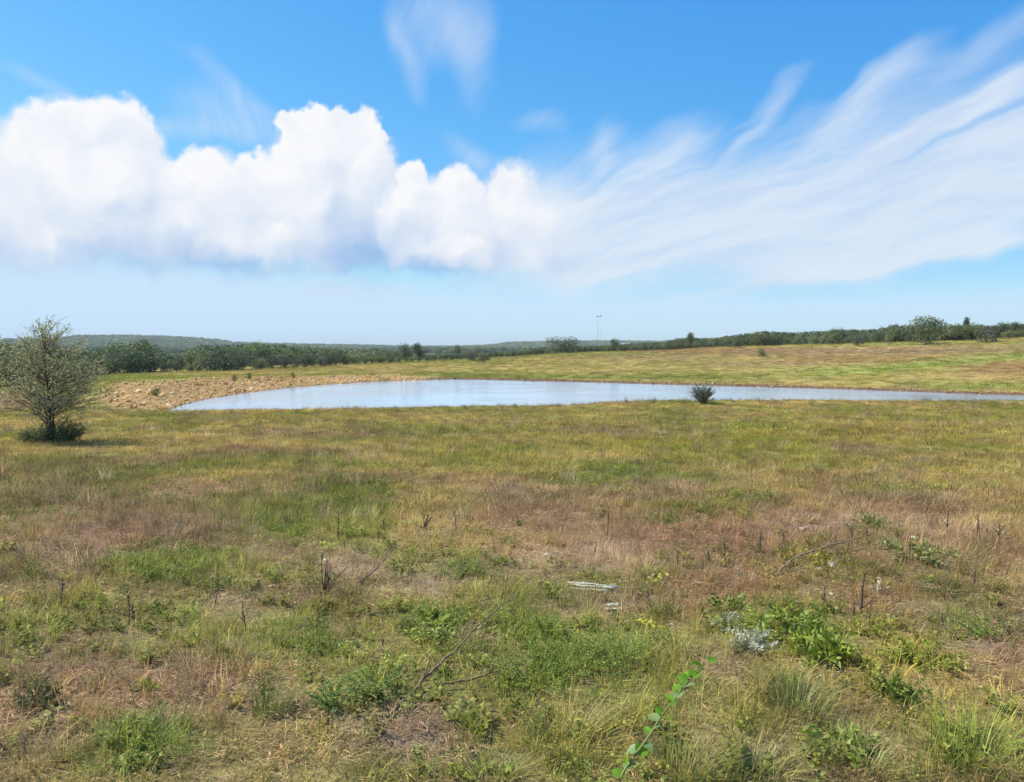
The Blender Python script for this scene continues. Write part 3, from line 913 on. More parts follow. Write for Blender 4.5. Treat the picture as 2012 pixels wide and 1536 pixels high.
def forb_proto(seed, ns_, h, rad, nl, ll, lw):
    """low leafy weed: thin stems set with small leaves"""
    r = np.random.default_rng(seed); b = MB()
    for s_ in range(ns_):
        a = r.uniform(0, 6.283); q = rad * r.uniform(0.1, 0.5)
        top = np.array([math.cos(a) * rad * r.uniform(0.4, 1.1), math.sin(a) * rad * r.uniform(0.4, 1.1), h * r.uniform(0.5, 1.1)])
        base = np.array([math.cos(a) * q * 0.4, math.sin(a) * q * 0.4, -0.01])
        t_ = r.uniform(0.15, 1.0, nl)[:, None]
        C = base + (top - base) * t_ + r.normal(0, 0.004, (nl, 3))
        an = r.uniform(0, 6.283, nl)
        D = np.stack([np.cos(an), np.sin(an), r.uniform(0.0, 0.8, nl)], 1)
        Nn = np.stack([r.normal(0, .5, nl), r.normal(0, .5, nl), np.ones(nl)], 1)
        b.leaves(C, D, Nn, ll * r.uniform(0.6, 1.3, nl), lw * r.uniform(0.7, 1.3, nl), r.uniform(0.65, 1.35, nl))
        b.blades(base[None], np.array([a]), np.array([top[2]]), np.array([np.hypot(top[0] - base[0], top[1] - base[1])]), np.array([0.003]), np.array([0.6]))
    return b.mesh('forb')


def zone_points(y0, y1, dens, umax=0.92, rng=RNG):
    """random ground points in a band of depth; near bands reach past the frame on both sides"""
    pad = 2.0 if y1 < 30 else 1.0
    area = umax * (y1 * y1 - y0 * y0) + 2 * pad * (y1 - y0)
    n = int(dens * area)
    yy = np.linspace(y0, y1, 400)
    cdf = (umax * (yy * yy - y0 * y0) + 2 * pad * (yy - y0)) / area
    Y = np.interp(rng.uniform(0, 1, n), cdf, yy)
    X = rng.uniform(-1, 1, n) * (umax * Y + pad)
    return X, Y


def rotz(n, tilt=0.12, rng=RNG):
    return np.stack([rng.normal(0, tilt, n), rng.normal(0, tilt, n), rng.uniform(0, 6.283, n)], 1)


def jitter_col(c, amt, rng=RNG):
    v = np.exp(rng.normal(0, amt, len(c)))[:, None]
    h = rng.normal(0, amt * 0.22, (len(c), 1)) * np.array([[1.0, 0.0, -0.8]])
    return c * v * (1 + h)


def build_grass():
    # near sward: fine tufts, fallen straw, small weeds
    X, Y = zone_points(1.3, 9.5, 150)
    Z = height(X, Y)
    c, g = field_color(X, Y, Z)
    r = RNG.uniform(0, 1, len(X))
    keep = r < np.clip(0.42 + 0.6 * g, 0.16, 1.0)
    X, Y, Z, c, g = X[keep], Y[keep], Z[keep], c[keep], g[keep]
    pr = [tuft_proto(100 + k_, 24, 0.07, 0.04, 0.13, 0.0035, 0.6) for k_ in range(3)] + [tuft_proto(110 + k_, 16, 0.05, 0.08, 0.20, 0.003, 0.45) for k_ in range(3)]
    big_ = fbm(X / 0.9, Y / 0.9, 201)
    idx = np.where(RNG.uniform(0, 1, len(X)) < 0.25 + 0.5 * (big_ > 0.55), RNG.integers(3, 6, len(X)), RNG.integers(0, 3, len(X)))
    s = (0.65 + 0.8 * big_)[:, None] * RNG.uniform(0.7, 1.2, (len(X), 1)) * np.ones((1, 3))
    tag(scatter('grass', np.stack([X, Y, Z], 1), idx, rotz(len(X), 0.2), s, jitter_col(c, 0.28) * 1.45, pr, M_GRASS),
        'short mixed olive and brown grass of the near field', 'grass', kind='stuff')
    # straw litter
    X, Y = zone_points(1.3, 13, 85)
    Z = height(X, Y)
    c, g = field_color(X, Y, Z)
    keep = RNG.uniform(0, 1, len(X)) < np.clip(0.95 - 0.75 * g, 0.12, 1)
    X, Y, Z, c, g = X[keep], Y[keep], Z[keep], c[keep], g[keep]
    lc = c * 0.40 + (C_LITTER * 0.6 + C_BROWN * 0.4) * 0.75
    pr = [litter_proto(130 + k_, 54, 0.13, 0.02, 0.085, 0.0034) for k_ in range(4)]
    tag(scatter('straw_litter', np.stack([X, Y, Z], 1), RNG.integers(0, 4, len(X)), rotz(len(X), 0.06), RNG.uniform(0.7, 1.3, (len(X), 1)) * np.ones((1, 3)), jitter_col(lc, 0.25), pr, M_GRASS),
        'dry brown straw litter lying between the weeds', 'straw', kind='stuff')
    # small weeds
    X, Y = zone_points(1.3, 15, 46)
    Z = height(X, Y)
    c, g = field_color(X, Y, Z)
    keep = RNG.uniform(0, 1, len(X)) < np.clip(0.10 + 1.0 * g, 0.05, 1) * (0.3 + 1.4 * sstep(0.4, 0.65, fbm(X / 0.8, Y / 0.8, 207)))
    X, Y, Z, c, g = X[keep], Y[keep], Z[keep], c[keep], g[keep]
    pr = [forb_proto(150 + k_, 9, 0.09, 0.08, 16, 0.016, 0.007) for k_ in range(3)] + [forb_proto(160 + k_, 6, 0.07, 0.07, 9, 0.03, 0.016) for k_ in range(3)]
    fc_ = (c * 0.5 + (C_GREEN * 0.5 + C_BRIGHT * 0.5) * 0.5) * 1.2
    tag(scatter('low_weeds', np.stack([X, Y, Z], 1), RNG.integers(0, 6, len(X)), rotz(len(X), 0.1), RNG.uniform(0.6, 1.5, (len(X), 1)) * np.ones((1, 3)), jitter_col(fc_, 0.25), pr, M_GRASS),
        'low green weeds spread through the near grass', 'weeds', kind='stuff')
    # middle field to the water
    Xs, Ys = [], []
    for (y0, y1, d) in ((9, 22, 38), (22, 58, 9)):
        x, y = zone_points(y0, y1, d); Xs.append(x); Ys.append(y)
    X = np.concatenate(Xs); Y = np.concatenate(Ys)
    sd = pond_sd(X, Y)
    u = X / Y
    ymid = np.where(u < FS_U[0], 50, 0.5 * (np.interp(u, FS_U, FS_Y) + np.interp(u, NS_U, NS_Y)))
    keep = (sd > 0.05) & (Y < ymid) & (bank_mask(X, Y) < 0.35)
    X, Y = X[keep], Y[keep]
    Z = height(X, Y)
    c, g = field_color(X, Y, Z)
    pr = [tuft_proto(170 + k_, 46, 0.20, 0.06, 0.17, 0.006, 0.6) for k_ in range(3)] + [tuft_proto(180 + k_, 60, 0.36, 0.06, 0.19, 0.012, 0.6) for k_ in range(3)]
    idx = np.where(Y < 22, RNG.integers(0, 3, len(X)), RNG.integers(3, 6, len(X)))
    big_ = fbm(X / 1.6, Y / 1.6, 203)
    s = (0.55 + 0.8 * big_)[:, None] * RNG.uniform(0.75, 1.2, (len(X), 1)) * np.array([[1, 1, 1.0]])
    sh = pond_sd(X, Y)
    s[:, 2] *= 1 + (0.6 + 1.6 * RNG.uniform(0, 1, len(X)) ** 3) * (1 - sstep(0, 1.3, sh))
    s[:, 2] *= 0.75 + 0.25 * g
    tag(scatter('meadow_grass', np.stack([X, Y, Z], 1), idx, rotz(len(X), 0.12), s, jitter_col(c, 0.30) * 1.2, pr, M_GRASS),
        'golden olive meadow grass running down to the pond', 'grass', kind='stuff')
    # seed-bearing stems and taller tussocks standing out of the sward
    X, Y = zone_points(5, 52, 4.2)
    sd = pond_sd(X, Y); u = X / Y
    ymid = np.where(u < FS_U[0], 46, 0.5 * (np.interp(u, FS_U, FS_Y) + np.interp(u, NS_U, NS_Y)))
    cl = fbm(X / 2.4, Y / 3.4, 221)
    keep = (sd > 0.05) & (Y < ymid) & (bank_mask(X, Y) < 0.3) & (RNG.uniform(0, 1, len(X)) < sstep(0.44, 0.66, cl) + 0.10)
    X, Y = X[keep], Y[keep]; Z = height(X, Y)
    c, g = field_color(X, Y, Z)
    pr = [tuft_proto(230 + k_, 34, 0.12, 0.14, 0.34, 0.005, 0.5, (0.5, 1.6)) for k_ in range(3)]
    mixw = RNG.uniform(0, 1, (len(X), 1))
    c = np.where(mixw < 0.4, C_STRAW * 0.9, np.where(mixw < 0.65, C_BROWN * 0.9, c))
    s = RNG.uniform(0.5, 1.15, (len(X), 1)) * np.ones((1, 3)); s[:, :2] *= (1 + Y / 40)[:, None]
    tag(scatter('tall_grass', np.stack([X, Y, Z], 1), RNG.integers(0, 3, len(X)), rotz(len(X), 0.14), s, jitter_col(c, 0.25), pr, M_GRASS),
        'taller straw coloured tussocks scattered through the meadow', 'grass', kind='stuff')
    # ragged fringe of sedges at the water's edge
    X, Y = zone_points(40, 58, 22)
    sd = pond_sd(X, Y); u = X / Y
    ymid = 0.5 * (np.interp(u, FS_U, FS_Y) + np.interp(u, NS_U, NS_Y))
    keep = (sd > -0.35) & (sd < 0.7) & (Y < ymid) & (u > FS_U[0]) & (RNG.uniform(0, 1, len(X)) < sstep(0.38, 0.62, fbm(X / 1.1, Y / 1.1, 231)) + 0.1)
    X, Y = X[keep], Y[keep]; Z = height(X, Y)
    pr = [tuft_proto(240 + k_, 16, 0.14, 0.16, 0.50, 0.014, 0.4, (0.5, 1.5)) for k_ in range(4)]
    c = np.where(RNG.uniform(0, 1, (len(X), 1)) < 0.6, np.array([[0.17, 0.20, 0.08]]), np.array([[0.26, 0.27, 0.10]]))
    s = RNG.uniform(0.35, 1.0, (len(X), 1)) * (0.6 + 0.9 * fbm(X / 2.2, Y / 2.2, 233))[:, None] * np.ones((1, 3))
    tag(scatter('shore_sedge', np.stack([X, Y, Z], 1), RNG.integers(0, 4, len(X)), rotz(len(X), 0.12), s, jitter_col(c, 0.25), pr, M_GRASS),
        'ragged green sedge along the near edge of the pond', 'sedge', kind='stuff')
    # far field beyond the water
    X, Y = zone_points(44, 205, 0.95)
    u = X / Y
    ymid = np.where(u < FS_U[0], 50, 0.5 * (np.interp(u, FS_U, FS_Y) + np.interp(u, NS_U, NS_Y)))
    yt = np.interp(u, F_U, F_YT)
    keep = (pond_sd(X, Y) > 2.9 + 2.2 * (fbm(X / 1.5, Y / 1.5, 87) - 0.5)) & (Y > ymid) & (Y < yt + 8) & ((RNG.uniform(0, 1, len(X)) > bank_mask(X, Y) * 1.6) | ((fbm(X / 1.8, Y / 1.8, 241) > 0.63) & (RNG.uniform(0, 1, len(X)) < 0.6)))
    X, Y = X[keep], Y[keep]; Z = height(X, Y)
    c, g = field_color(X, Y, Z)
    pr = [tuft_proto(190 + k_, 70, 0.85, 0.08, 0.24, 0.03, 0.5) for k_ in range(4)]
    s = RNG.uniform(0.7, 1.2, (len(X), 1)) * np.array([[1, 1, 1.0]])
    s[:, 2] *= 0.55 + 0.6 * np.clip(g, 0, 1)
    
    tag(scatter('hillside_grass', np.stack([X, Y, Z], 1), RNG.integers(0, 4, len(X)), rotz(len(X), 0.08), s, jitter_col(c, 0.13) * 1.1, pr, M_GRASS),
        'brown and olive grass on the slope beyond the pond', 'grass', kind='stuff')


build_grass()


def rock_mesh(seed, sub=2, flat=0.65, name='stone'):
    import bmesh
    r = np.random.default_rng(seed)
    b = bmesh.new()
    bmesh.ops.create_icosphere(b, subdivisions=sub, radius=0.5)
    ph = r.uniform(0, 6.28, 9); dv = r.normal(0, 1, (6, 3)); dv /= np.linalg.norm(dv, axis=1)[:, None]
    cut = r.uniform(0.26, 0.42, 6)
    for v in b.verts:
        p = np.array(v.co)
        for k_ in range(6):
            e = p @ dv[k_] - cut[k_]
            if e > 0:
                p = p - dv[k_] * e * 0.85
        p = p * (1 + 0.06 * math.sin(7 * p[0] + ph[0]) * math.sin(8 * p[1] + ph[1]))
        v.co = (p[0] * 1.15, p[1] * 0.9, p[2] * flat)
    me = bpy.data.meshes.new(name)
    b.to_mesh(me); b.free()
    a = me.attributes.new('tint', 'FLOAT', 'POINT'); a.data.foreach_set('value', np.ones(len(me.vertices), np.float32))
    return me


def stone_inst_mat():
    m, t, out = new_mat('bank_stone')
    a = N(t, 'ShaderNodeAttribute', attribute_type='INSTANCER', attribute_name='col')
    b = N(t, 'ShaderNodeBsdfPrincipled'); b.inputs['Roughness'].default_value = 0.9; b.inputs['Specular IOR Level'].default_value = 0.2
    t.links.new(a.outputs['Color'], b.inputs['Base Color']); t.links.new(b.outputs[0], out.inputs['Surface'])
    return m


def build_bank():
    n = 60000
    X = RNG.uniform(-34, -6, n); Y = RNG.uniform(42, 99, n)
    # far shore stones as well
    X2 = RNG.uniform(-14, 46, 60000); Y2 = RNG.uniform(58, 98, 60000)
    k1 = RNG.uniform(0, 1, n) < bank_mask(X, Y) * 0.55
    sd2 = pond_sd(X2, Y2)
    k2 = (sd2 > 0.05) & (sd2 < 3.2) & (Y2 / 1 > 56) & (X2 / Y2 > U(860)) & (RNG.uniform(0, 1, 60000) < 0.8)
    k1 &= pond_sd(X, Y) > -0.1
    X = np.concatenate([X[k1], X2[k2]]); Y = np.concatenate([Y[k1], Y2[k2]])
    Z = height(X, Y)
    m = len(X)
    sz = np.clip(np.exp(RNG.normal(-2.35, 0.65, m)), 0.04, 0.45)
    pal = np.array([[0.62, 0.41, 0.16], [0.54, 0.32, 0.10], [0.78, 0.57, 0.30], [0.48, 0.29, 0.09], [0.62, 0.43, 0.14]])
    c = pal[RNG.integers(0, 5, m)]
    c = jitter_col(c, 0.15)
    c = c * (0.62 + 0.76 * fbm(X / 3.5, Y / 3.5, 243))[:, None]
    farm = X / Y > U(860)
    c[farm] *= np.array([0.62, 0.58, 0.56]); sz[farm] *= 0.8
    pr = [rock_mesh(300 + k_, 1, 0.6) for k_ in range(5)]
    P = np.stack([X, Y, Z + sz * 0.05], 1)
    tag(scatter('bank_stones', P, RNG.integers(0, 5, m), rotz(m, 0.35), (sz[:, None] * RNG.uniform(0.7, 1.3, (m, 3))), c, pr, stone_inst_mat()),
        'orange tan rubble and clods covering the pond bank', 'stones', kind='stuff')


build_bank()


# ------------------------------------------------------------------ trees
def crown_mesh(seed, n, ls, low=0.12, wide=0.55, nb=16, spiky=0.0, gap=0.0, name='crown'):
    """crown of height 1 (z 0..1), half width 'wide', made of leaf-sized faces in clumps"""
    r = np.random.default_rng(seed); b = MB()
    ang = r.uniform(0, 6.283, nb); rad = wide * np.sqrt(r.uniform(0.05, 1, nb)) * 0.72
    zc_ = r.uniform(low + 0.07, 0.86, nb)
    rad *= np.sqrt(np.clip(1.15 - ((zc_ - 0.42) / 0.6) ** 2, 0.1, 1))
    C = np.stack([rad * np.cos(ang), rad * np.sin(ang), zc_], 1)
    br = r.uniform(0.13, 0.26, nb) * (wide / 0.55) ** 0.5
    C[:2, :2] *= 0.3; C[0, 2] = 0.82; C[1, 2] = 0.6; br[1] = 0.3
    w = br ** 2; w /= w.sum()
    kk = r.choice(nb, n, p=w)
    d = r.normal(0, 1, (n, 3)); d /= np.linalg.norm(d, axis=1)[:, None]
    q = r.uniform(0.55, 1.08, n) + spiky * r.exponential(0.15, n)
    P = C[kk] + d * (br[kk] * q)[:, None]
    ok = P[:, 2] > low * r.uniform(0.3, 1.3, n)
    P = P[ok]; d = d[ok]; m = len(P)
    D = d * 0.5 + r.normal(0, 0.7, (m, 3)) + np.array([0, 0, -0.1])
    Nn = d * 0.8 + r.normal(0, 0.5, (m, 3)) + np.array([0, 0, 0.4])
    b.leaves(P - D * ls * 0.3, D, Nn, ls * r.uniform(0.7, 1.5, m), ls * 0.8 * r.uniform(0.7, 1.3, m), r.uniform(0.65, 1.35, m))
    P2 = C + 0
    return b.mesh(name), C


def limb_mesh(seed, C, r0=0.03, stems=2, name='trunk'):
    r = np.random.default_rng(seed + 999); b = MB()
    for s_ in range(stems):
        x, y = r.normal(0, 0.04, 2)
        top = np.array([x * 3, y * 3, 0.5])
        t_ = np.linspace(0, 1, 5)[:, None]
        P = np.array([x, y, -0.04]) + (top - np.array([x, y, -0.04])) * t_ + r.normal(0, 0.012, (5, 3)) * (t_ > 0)
        b.tube(P, r0 * (1 - 0.55 * t_[:, 0]), 6)
        for c in C[s_::stems]:
            a = P[2 + (r.uniform() > 0.5)]
            mid = (a + c) / 2 + r.normal(0, 0.03, 3)
            b.tube(np.array([a, mid, c]), np.array([r0 * 0.5, r0 * 0.3, r0 * 0.1]), 5)
    return b.mesh(name, smooth=True)


TREE_PROTO = []
for k_ in range(8):
    cm, C = crown_mesh(400 + k_, 1700, 0.052, low=0.0, wide=[0.6, 0.55, 0.7, 0.5, 0.62, 0.75, 0.52, 0.6][k_], nb=[20, 16, 24, 16, 22, 26, 18, 20][k_])
    TREE_PROTO.append((cm, limb_mesh(400 + k_, C, 0.028, 2 if k_ % 2 else 3)))
TALL_PROTO = []
for k_ in range(4):
    cm, C = crown_mesh(440 + k_, 1500, 0.048, low=0.30, wide=[0.42, 0.5, 0.36, 0.55][k_], nb=[12, 14, 10, 13][k_])
    TALL_PROTO.append((cm, limb_mesh(440 + k_, C, 0.026, 1)))
for pm, tm in TREE_PROTO + TALL_PROTO:
    pm.materials.append(M_CROWN); tm.materials.append(M_BARK)
BUSH_PROTO = []
for k_ in range(4):
    cm, C = crown_mesh(460 + k_, 1100, 0.075, low=0.0, wide=[0.7, 0.6, 0.8, 0.65][k_], nb=14, spiky=0.5)
    lm = limb_mesh(460 + k_, C * np.array([1, 1, 0.8]), 0.02, 4)
    cm.materials.append(M_CROWN); lm.materials.append(M_BARK)
    BUSH_PROTO.append((cm, lm))


def place_tree(proto, name, x, y, h, w, color, label, cat, group=None, rz=None, stem='trunk', crown='crown'):
    z = float(height(np.array([x]), np.array([y]))[0])
    t = thing(name, (x, y, z - 0.02 * h), label, cat, group, RNG.uniform(0, 6.28) if rz is None else rz, (w, w, h))
    obj(stem, proto[1], None, t)
    obj(crown, proto[0], None, t, color=color)
    return t


C_OAK = np.array([0.118, 0.152, 0.064]); C_OAK2 = np.array([0.18, 0.205, 0.075]); C_PALE = np.array([0.21, 0.255, 0.075]); C_GREY = np.array([0.16, 0.17, 0.10])
TOP = [(-120, 690), (0, 682), (60, 680), (140, 690), (190, 692), (220, 684), (250, 677), (275, 675), (298, 684), (315, 696), (345, 700), (385, 690), (405, 684), (440, 681), (490, 679), (540, 680), (600, 686), (650, 690), (700, 691),
       (765, 692), (845, 702), (900, 698), (960, 694), (1010, 692), (1060, 684), (1140, 682), (1180, 682), (1240, 678), (1300, 675), (1350, 667), (1400, 668), (1450, 661), (1500, 655), (1550, 657), (1600, 655), (1650, 652), (1700, 652), (1750, 644),
       (1800, 643), (1860, 642), (1900, 645), (1950, 643), (2012, 640), (2150, 635)]
T_PX = np.array([t[0] for t in TOP], float); T_Y = np.array([t[1] for t in TOP], float)


def build_treeline():
    r = np.random.default_rng(11)
    zones = [(-130, 320, 'the wood left of the bank', 'trees behind the left end of the bank'),
             (320, 640, 'the stand beyond the bank', 'trees in the row beyond the stony bank'),
             (640, 1040, 'the low strip beyond the pond', 'trees in the low strip beyond the pond'),
             (1040, 1420, 'the field edge by the mast', 'trees along the far field edge'),
             (1420, 1740, 'the wood atop the slope', 'trees along the top of the slope'),
             (1740, 2160, 'the wood above the swale', 'trees above the green swale')]
    ORD = ['first', 'second', 'third', 'fourth', 'fifth', 'sixth', 'seventh', 'eighth', 'ninth', 'tenth', 'eleventh', 'twelfth', 'thirteenth', 'fourteenth', 'fifteenth', 'sixteenth', 'seventeenth', 'eighteenth', 'nineteenth', 'twentieth'] + ['twenty-' + x for x in ('first', 'second', 'third', 'fourth', 'fifth', 'sixth', 'seventh', 'eighth', 'ninth')] + ['thirtieth'] + ['thirty-' + x for x in ('first', 'second', 'third', 'fourth', 'fifth', 'sixth', 'seventh', 'eighth', 'ninth')]
    cnt = {}
    for row in (0, 1):
        px = -130.0
        while px < 2150:
            u = U(px)
            yt = np.interp(u, F_U, F_YT); ztop = np.interp(px, T_PX, T_Y)
            Y = yt + (r.uniform(0, 5) if row == 0 else r.uniform(9, 18))
            X = u * Y
            zg = float(height(np.array([X]), np.array([Y]))[0])
            htop = CAMH + pix_dir(CX, ztop)[1] * Y - zg
            h = htop * (r.uniform(0.38, 0.92) if row == 0 else r.uniform(0.80, 1.10))
            h = float(np.clip(h * 1.14, 1.5, 12))
            w = h * r.uniform(0.95, 1.35)
            lab = next(z for z in zones if z[0] <= px < z[1])
            cnt[(row, lab[3])] = cnt.get((row, lab[3]), 0) + 1
            word = ORD[min(cnt[(row, lab[3])], len(ORD)) - 1]
            text = '%s tree, %s from left, %s row of %s' % ('TONE', word, 'front' if row == 0 else 'back', lab[2])
            q = r.uniform()
            col = C_OAK if q < 0.55 else (C_OAK2 if q < 0.85 else C_GREY)
            if row == 0 and 310 < px < 400:
                col = C_OAK2 if q < 0.6 else C_PALE * 0.9
            if row == 0 and 950 < px < 1350 and q < 0.4:
                col = C_PALE * 0.8
            tone = 'dark green' if q < 0.55 else ('olive' if q < 0.85 else 'grey green')
            place_tree(TREE_PROTO[r.integers(0, 8)], 'field_edge_tree', X, Y, h, w, col * r.uniform(0.7, 1.45), text.replace('TONE', tone), 'tree', lab[3])
            px += (w / Y * FPX) * (0.86 if row == 0 else 0.90)
    # trees that stand out
    single = [  # px, top y, base y, depth offset, width px, proto, colour, label
        (268, 675, 728, 4, 92, TREE_PROTO[2], C_OAK, 'large rounded dark oak behind the left part of the bank'),
        (30, 680, 757, -2, 110, TREE_PROTO[5], C_OAK2 * 1.25, 'wide olive tree at the left edge behind the sapling'),
        (505, 671, 700, 14, 60, TREE_PROTO[0], C_PALE, 'light green treetop rising above the dark row beyond the bank'),
        (428, 682, 729, 0, 86, TREE_PROTO[4], C_OAK, 'dark tree at the left end of the row beyond the bank'),
        (797, 674, 714, 0, 34, TALL_PROTO[1], C_OAK, 'dark tall tree, left one of the pair standing before the strip'),
        (822, 671, 712, 0, 38, TALL_PROTO[0], C_OAK * 0.9, 'dark tall tree, right one of the pair standing before the strip'),
        (1105, 660, 692, -2, 58, TREE_PROTO[5], C_OAK * 0.9, 'broad dark tree standing above the others left of the mast'),
        (1206, 665, 690, 0, 30, TALL_PROTO[3], C_OAK, 'small dark tree with raised crown right of the mast'),
        (898, 676, 700, 15, 16, TREE_PROTO[1], C_OAK2, 'little round treetop poking above the low strip'),
        (1356, 653, 684, -2, 26, TALL_PROTO[2], C_OAK * 0.9, 'thin spiky dark tree at the field edge'),
        (1500, 651, 677, 0, 70, TREE_PROTO[2], C_OAK, 'wide dark tree at the left of the slope wood'),
        (1637, 644, 674, 6, 60, TREE_PROTO[4], C_OAK * 0.9, 'dark domed tree behind the round shrub on the slope'),
        (1752, 637, 671, 6, 56, TREE_PROTO[0], C_OAK * 0.95, 'dark domed tree left of the tallest slope tree'),
        (1826, 621, 671, 2, 84, TALL_PROTO[3], C_OAK2 * 1.05, 'tallest spreading tree of the wood on the right slope'),
        (1870, 636, 669, 0, 70, TREE_PROTO[7], C_OAK2, 'olive tree between the tallest tree and the bright one'),
        (1896, 623, 667, 9, 26, TALL_PROTO[2], C_OAK * 0.8, 'narrow dark treetop above the bright green tree'),
        (1907, 633, 666, -1, 46, TREE_PROTO[3], C_PALE * 0.85, 'bright green bushy tree in the right slope wood'),
        (1965, 632, 664, 3, 40, TALL_PROTO[1], C_OAK, 'dark tree with two rounded heads near the right edge'),
        (1995, 630, 662, 3, 44, TALL_PROTO[0], C_OAK, 'dark tall tree at the right edge of the photo'),
    ]
    for (px, ty, by, off, wp, pr, col, lab) in single:
        u = U(px); Y = np.interp(u, F_U, F_YT) + off; X = u * Y
        zg = float(height(np.array([X]), np.array([Y]))[0])
        h = CAMH + pix_dir(CX, ty)[1] * Y - zg
        bbw = pr[0].vertices
        w = wp / FPX * Y / (2 * 0.62)
        place_tree(pr, 'large_tree', X, Y, h, w * 1.15, col, lab, 'tree')
    # shrubs in front of the slope wood and on the slope
    shr = [(1638, 676, 22, 30, C_OAK2, 'rounded olive shrub, leftmost of the shrubs before the slope wood'), (1686, 680, 20, 22, C_GREY, 'small grey green shrub beside the tall grass strip'),
           (1818, 676, 36, 38, C_OAK2 * 0.8, 'dense rounded dark shrub below the tallest slope tree'), (1938, 672, 30, 40, C_GREY * 0.9, 'spreading grey green shrub right of the bright tree'),
           (1497, 701, 16, 18, C_OAK2 * 1.2, 'single small bush alone in the middle of the slope'), (1448, 683, 14, 30, C_OAK, 'low dark bush at the field edge before the wood'),
           (490, 744, 12, 12, C_BRIGHT * 0.8, 'small green bush on top of the stony bank'), (306, 777, 14, 20, C_BRIGHT * 0.8, 'small bright green bush in the middle of the stony bank'),
           (460, 748, 12, 12, C_PALE, 'green weed clump at the upper edge of the bank'), (950, 712, 18, 30, C_OAK2, 'low olive bush before the wooded strip'), (925, 709, 20, 24, C_GREY, 'grey green bush before the wooded strip'),
           (575, 742, 10, 10, C_PALE, 'small weed tuft on the crest of the bank')]
    for i_, (px, by, hp, wp, col, lab) in enumerate(shr):
        p = ground_pt(px, by)
        place_tree(BUSH_PROTO[i_ % 4], 'shrub', p[0], p[1], hp / FPX * p[1] * 1.05, wp / FPX * p[1] / 1.1, col, lab, 'shrub', stem='stems', crown='foliage')


build_treeline()


def build_woods():
    pr = []
    for k_ in range(5):
        b = crown_mesh(480 + k_, 420, 0.11, low=0.0, wide=0.62, nb=12)[0]
        pr.append(b)
    X1, Y1 = zone_points(150, 620, 0.030, 0.95)
    X2, Y2 = zone_points(620, 1800, 0.0028, 0.95)
    X3, Y3 = zone_points(1800, 3000, 0.0030, 0.95)
    X = np.concatenate([X1, X2, X3]); Y = np.concatenate([Y1, Y2, Y3])
    u = X / Y
    yt = np.interp(u, F_U, F_YT)
    fieldn = fbm(X / 160, Y / 260, 91)
    keep = (Y > yt + 22) & ((fieldn < 0.61) | (Y > 1500))
    X, Y, u = X[keep], Y[keep], u[keep]
    Z = height(X, Y)
    n = len(X)
    # keep each crown under the photo's skyline
    px = CX + FPX * u
    zt = CAMH + ((HOR - np.interp(px, T_PX, T_Y)) / FPX) * Y
    zt = np.where(Y > 700, 1e9, zt)
    h = RNG.uniform(3.6, 6.5, n) * np.where(Y > 900, 1.35, 1.0)
    h = np.minimum(h, zt - Z + 0.5)
    ok = h > 1.5
    X, Y, Z, h = X[ok], Y[ok], Z[ok], h[ok]; n = len(X)
    w = np.maximum(h, 3.5) * RNG.uniform(1.0, 1.7, n)
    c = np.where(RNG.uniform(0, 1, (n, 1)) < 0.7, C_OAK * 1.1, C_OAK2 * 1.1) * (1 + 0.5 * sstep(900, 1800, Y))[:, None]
    c = jitter_col(c, 0.22)
    rot = np.zeros((n, 3)); rot[:, 2] = RNG.uniform(0, 6.28, n)
    tag(scatter('distant_woods', np.stack([X, Y, Z - 0.05 * h], 1), RNG.integers(0, 5, n), rot, np.stack([w, w, h], 1), c, pr, M_WOODS),
        'dark green scrub woods rolling away to the blue hills', 'woods', kind='stuff')


build_woods()


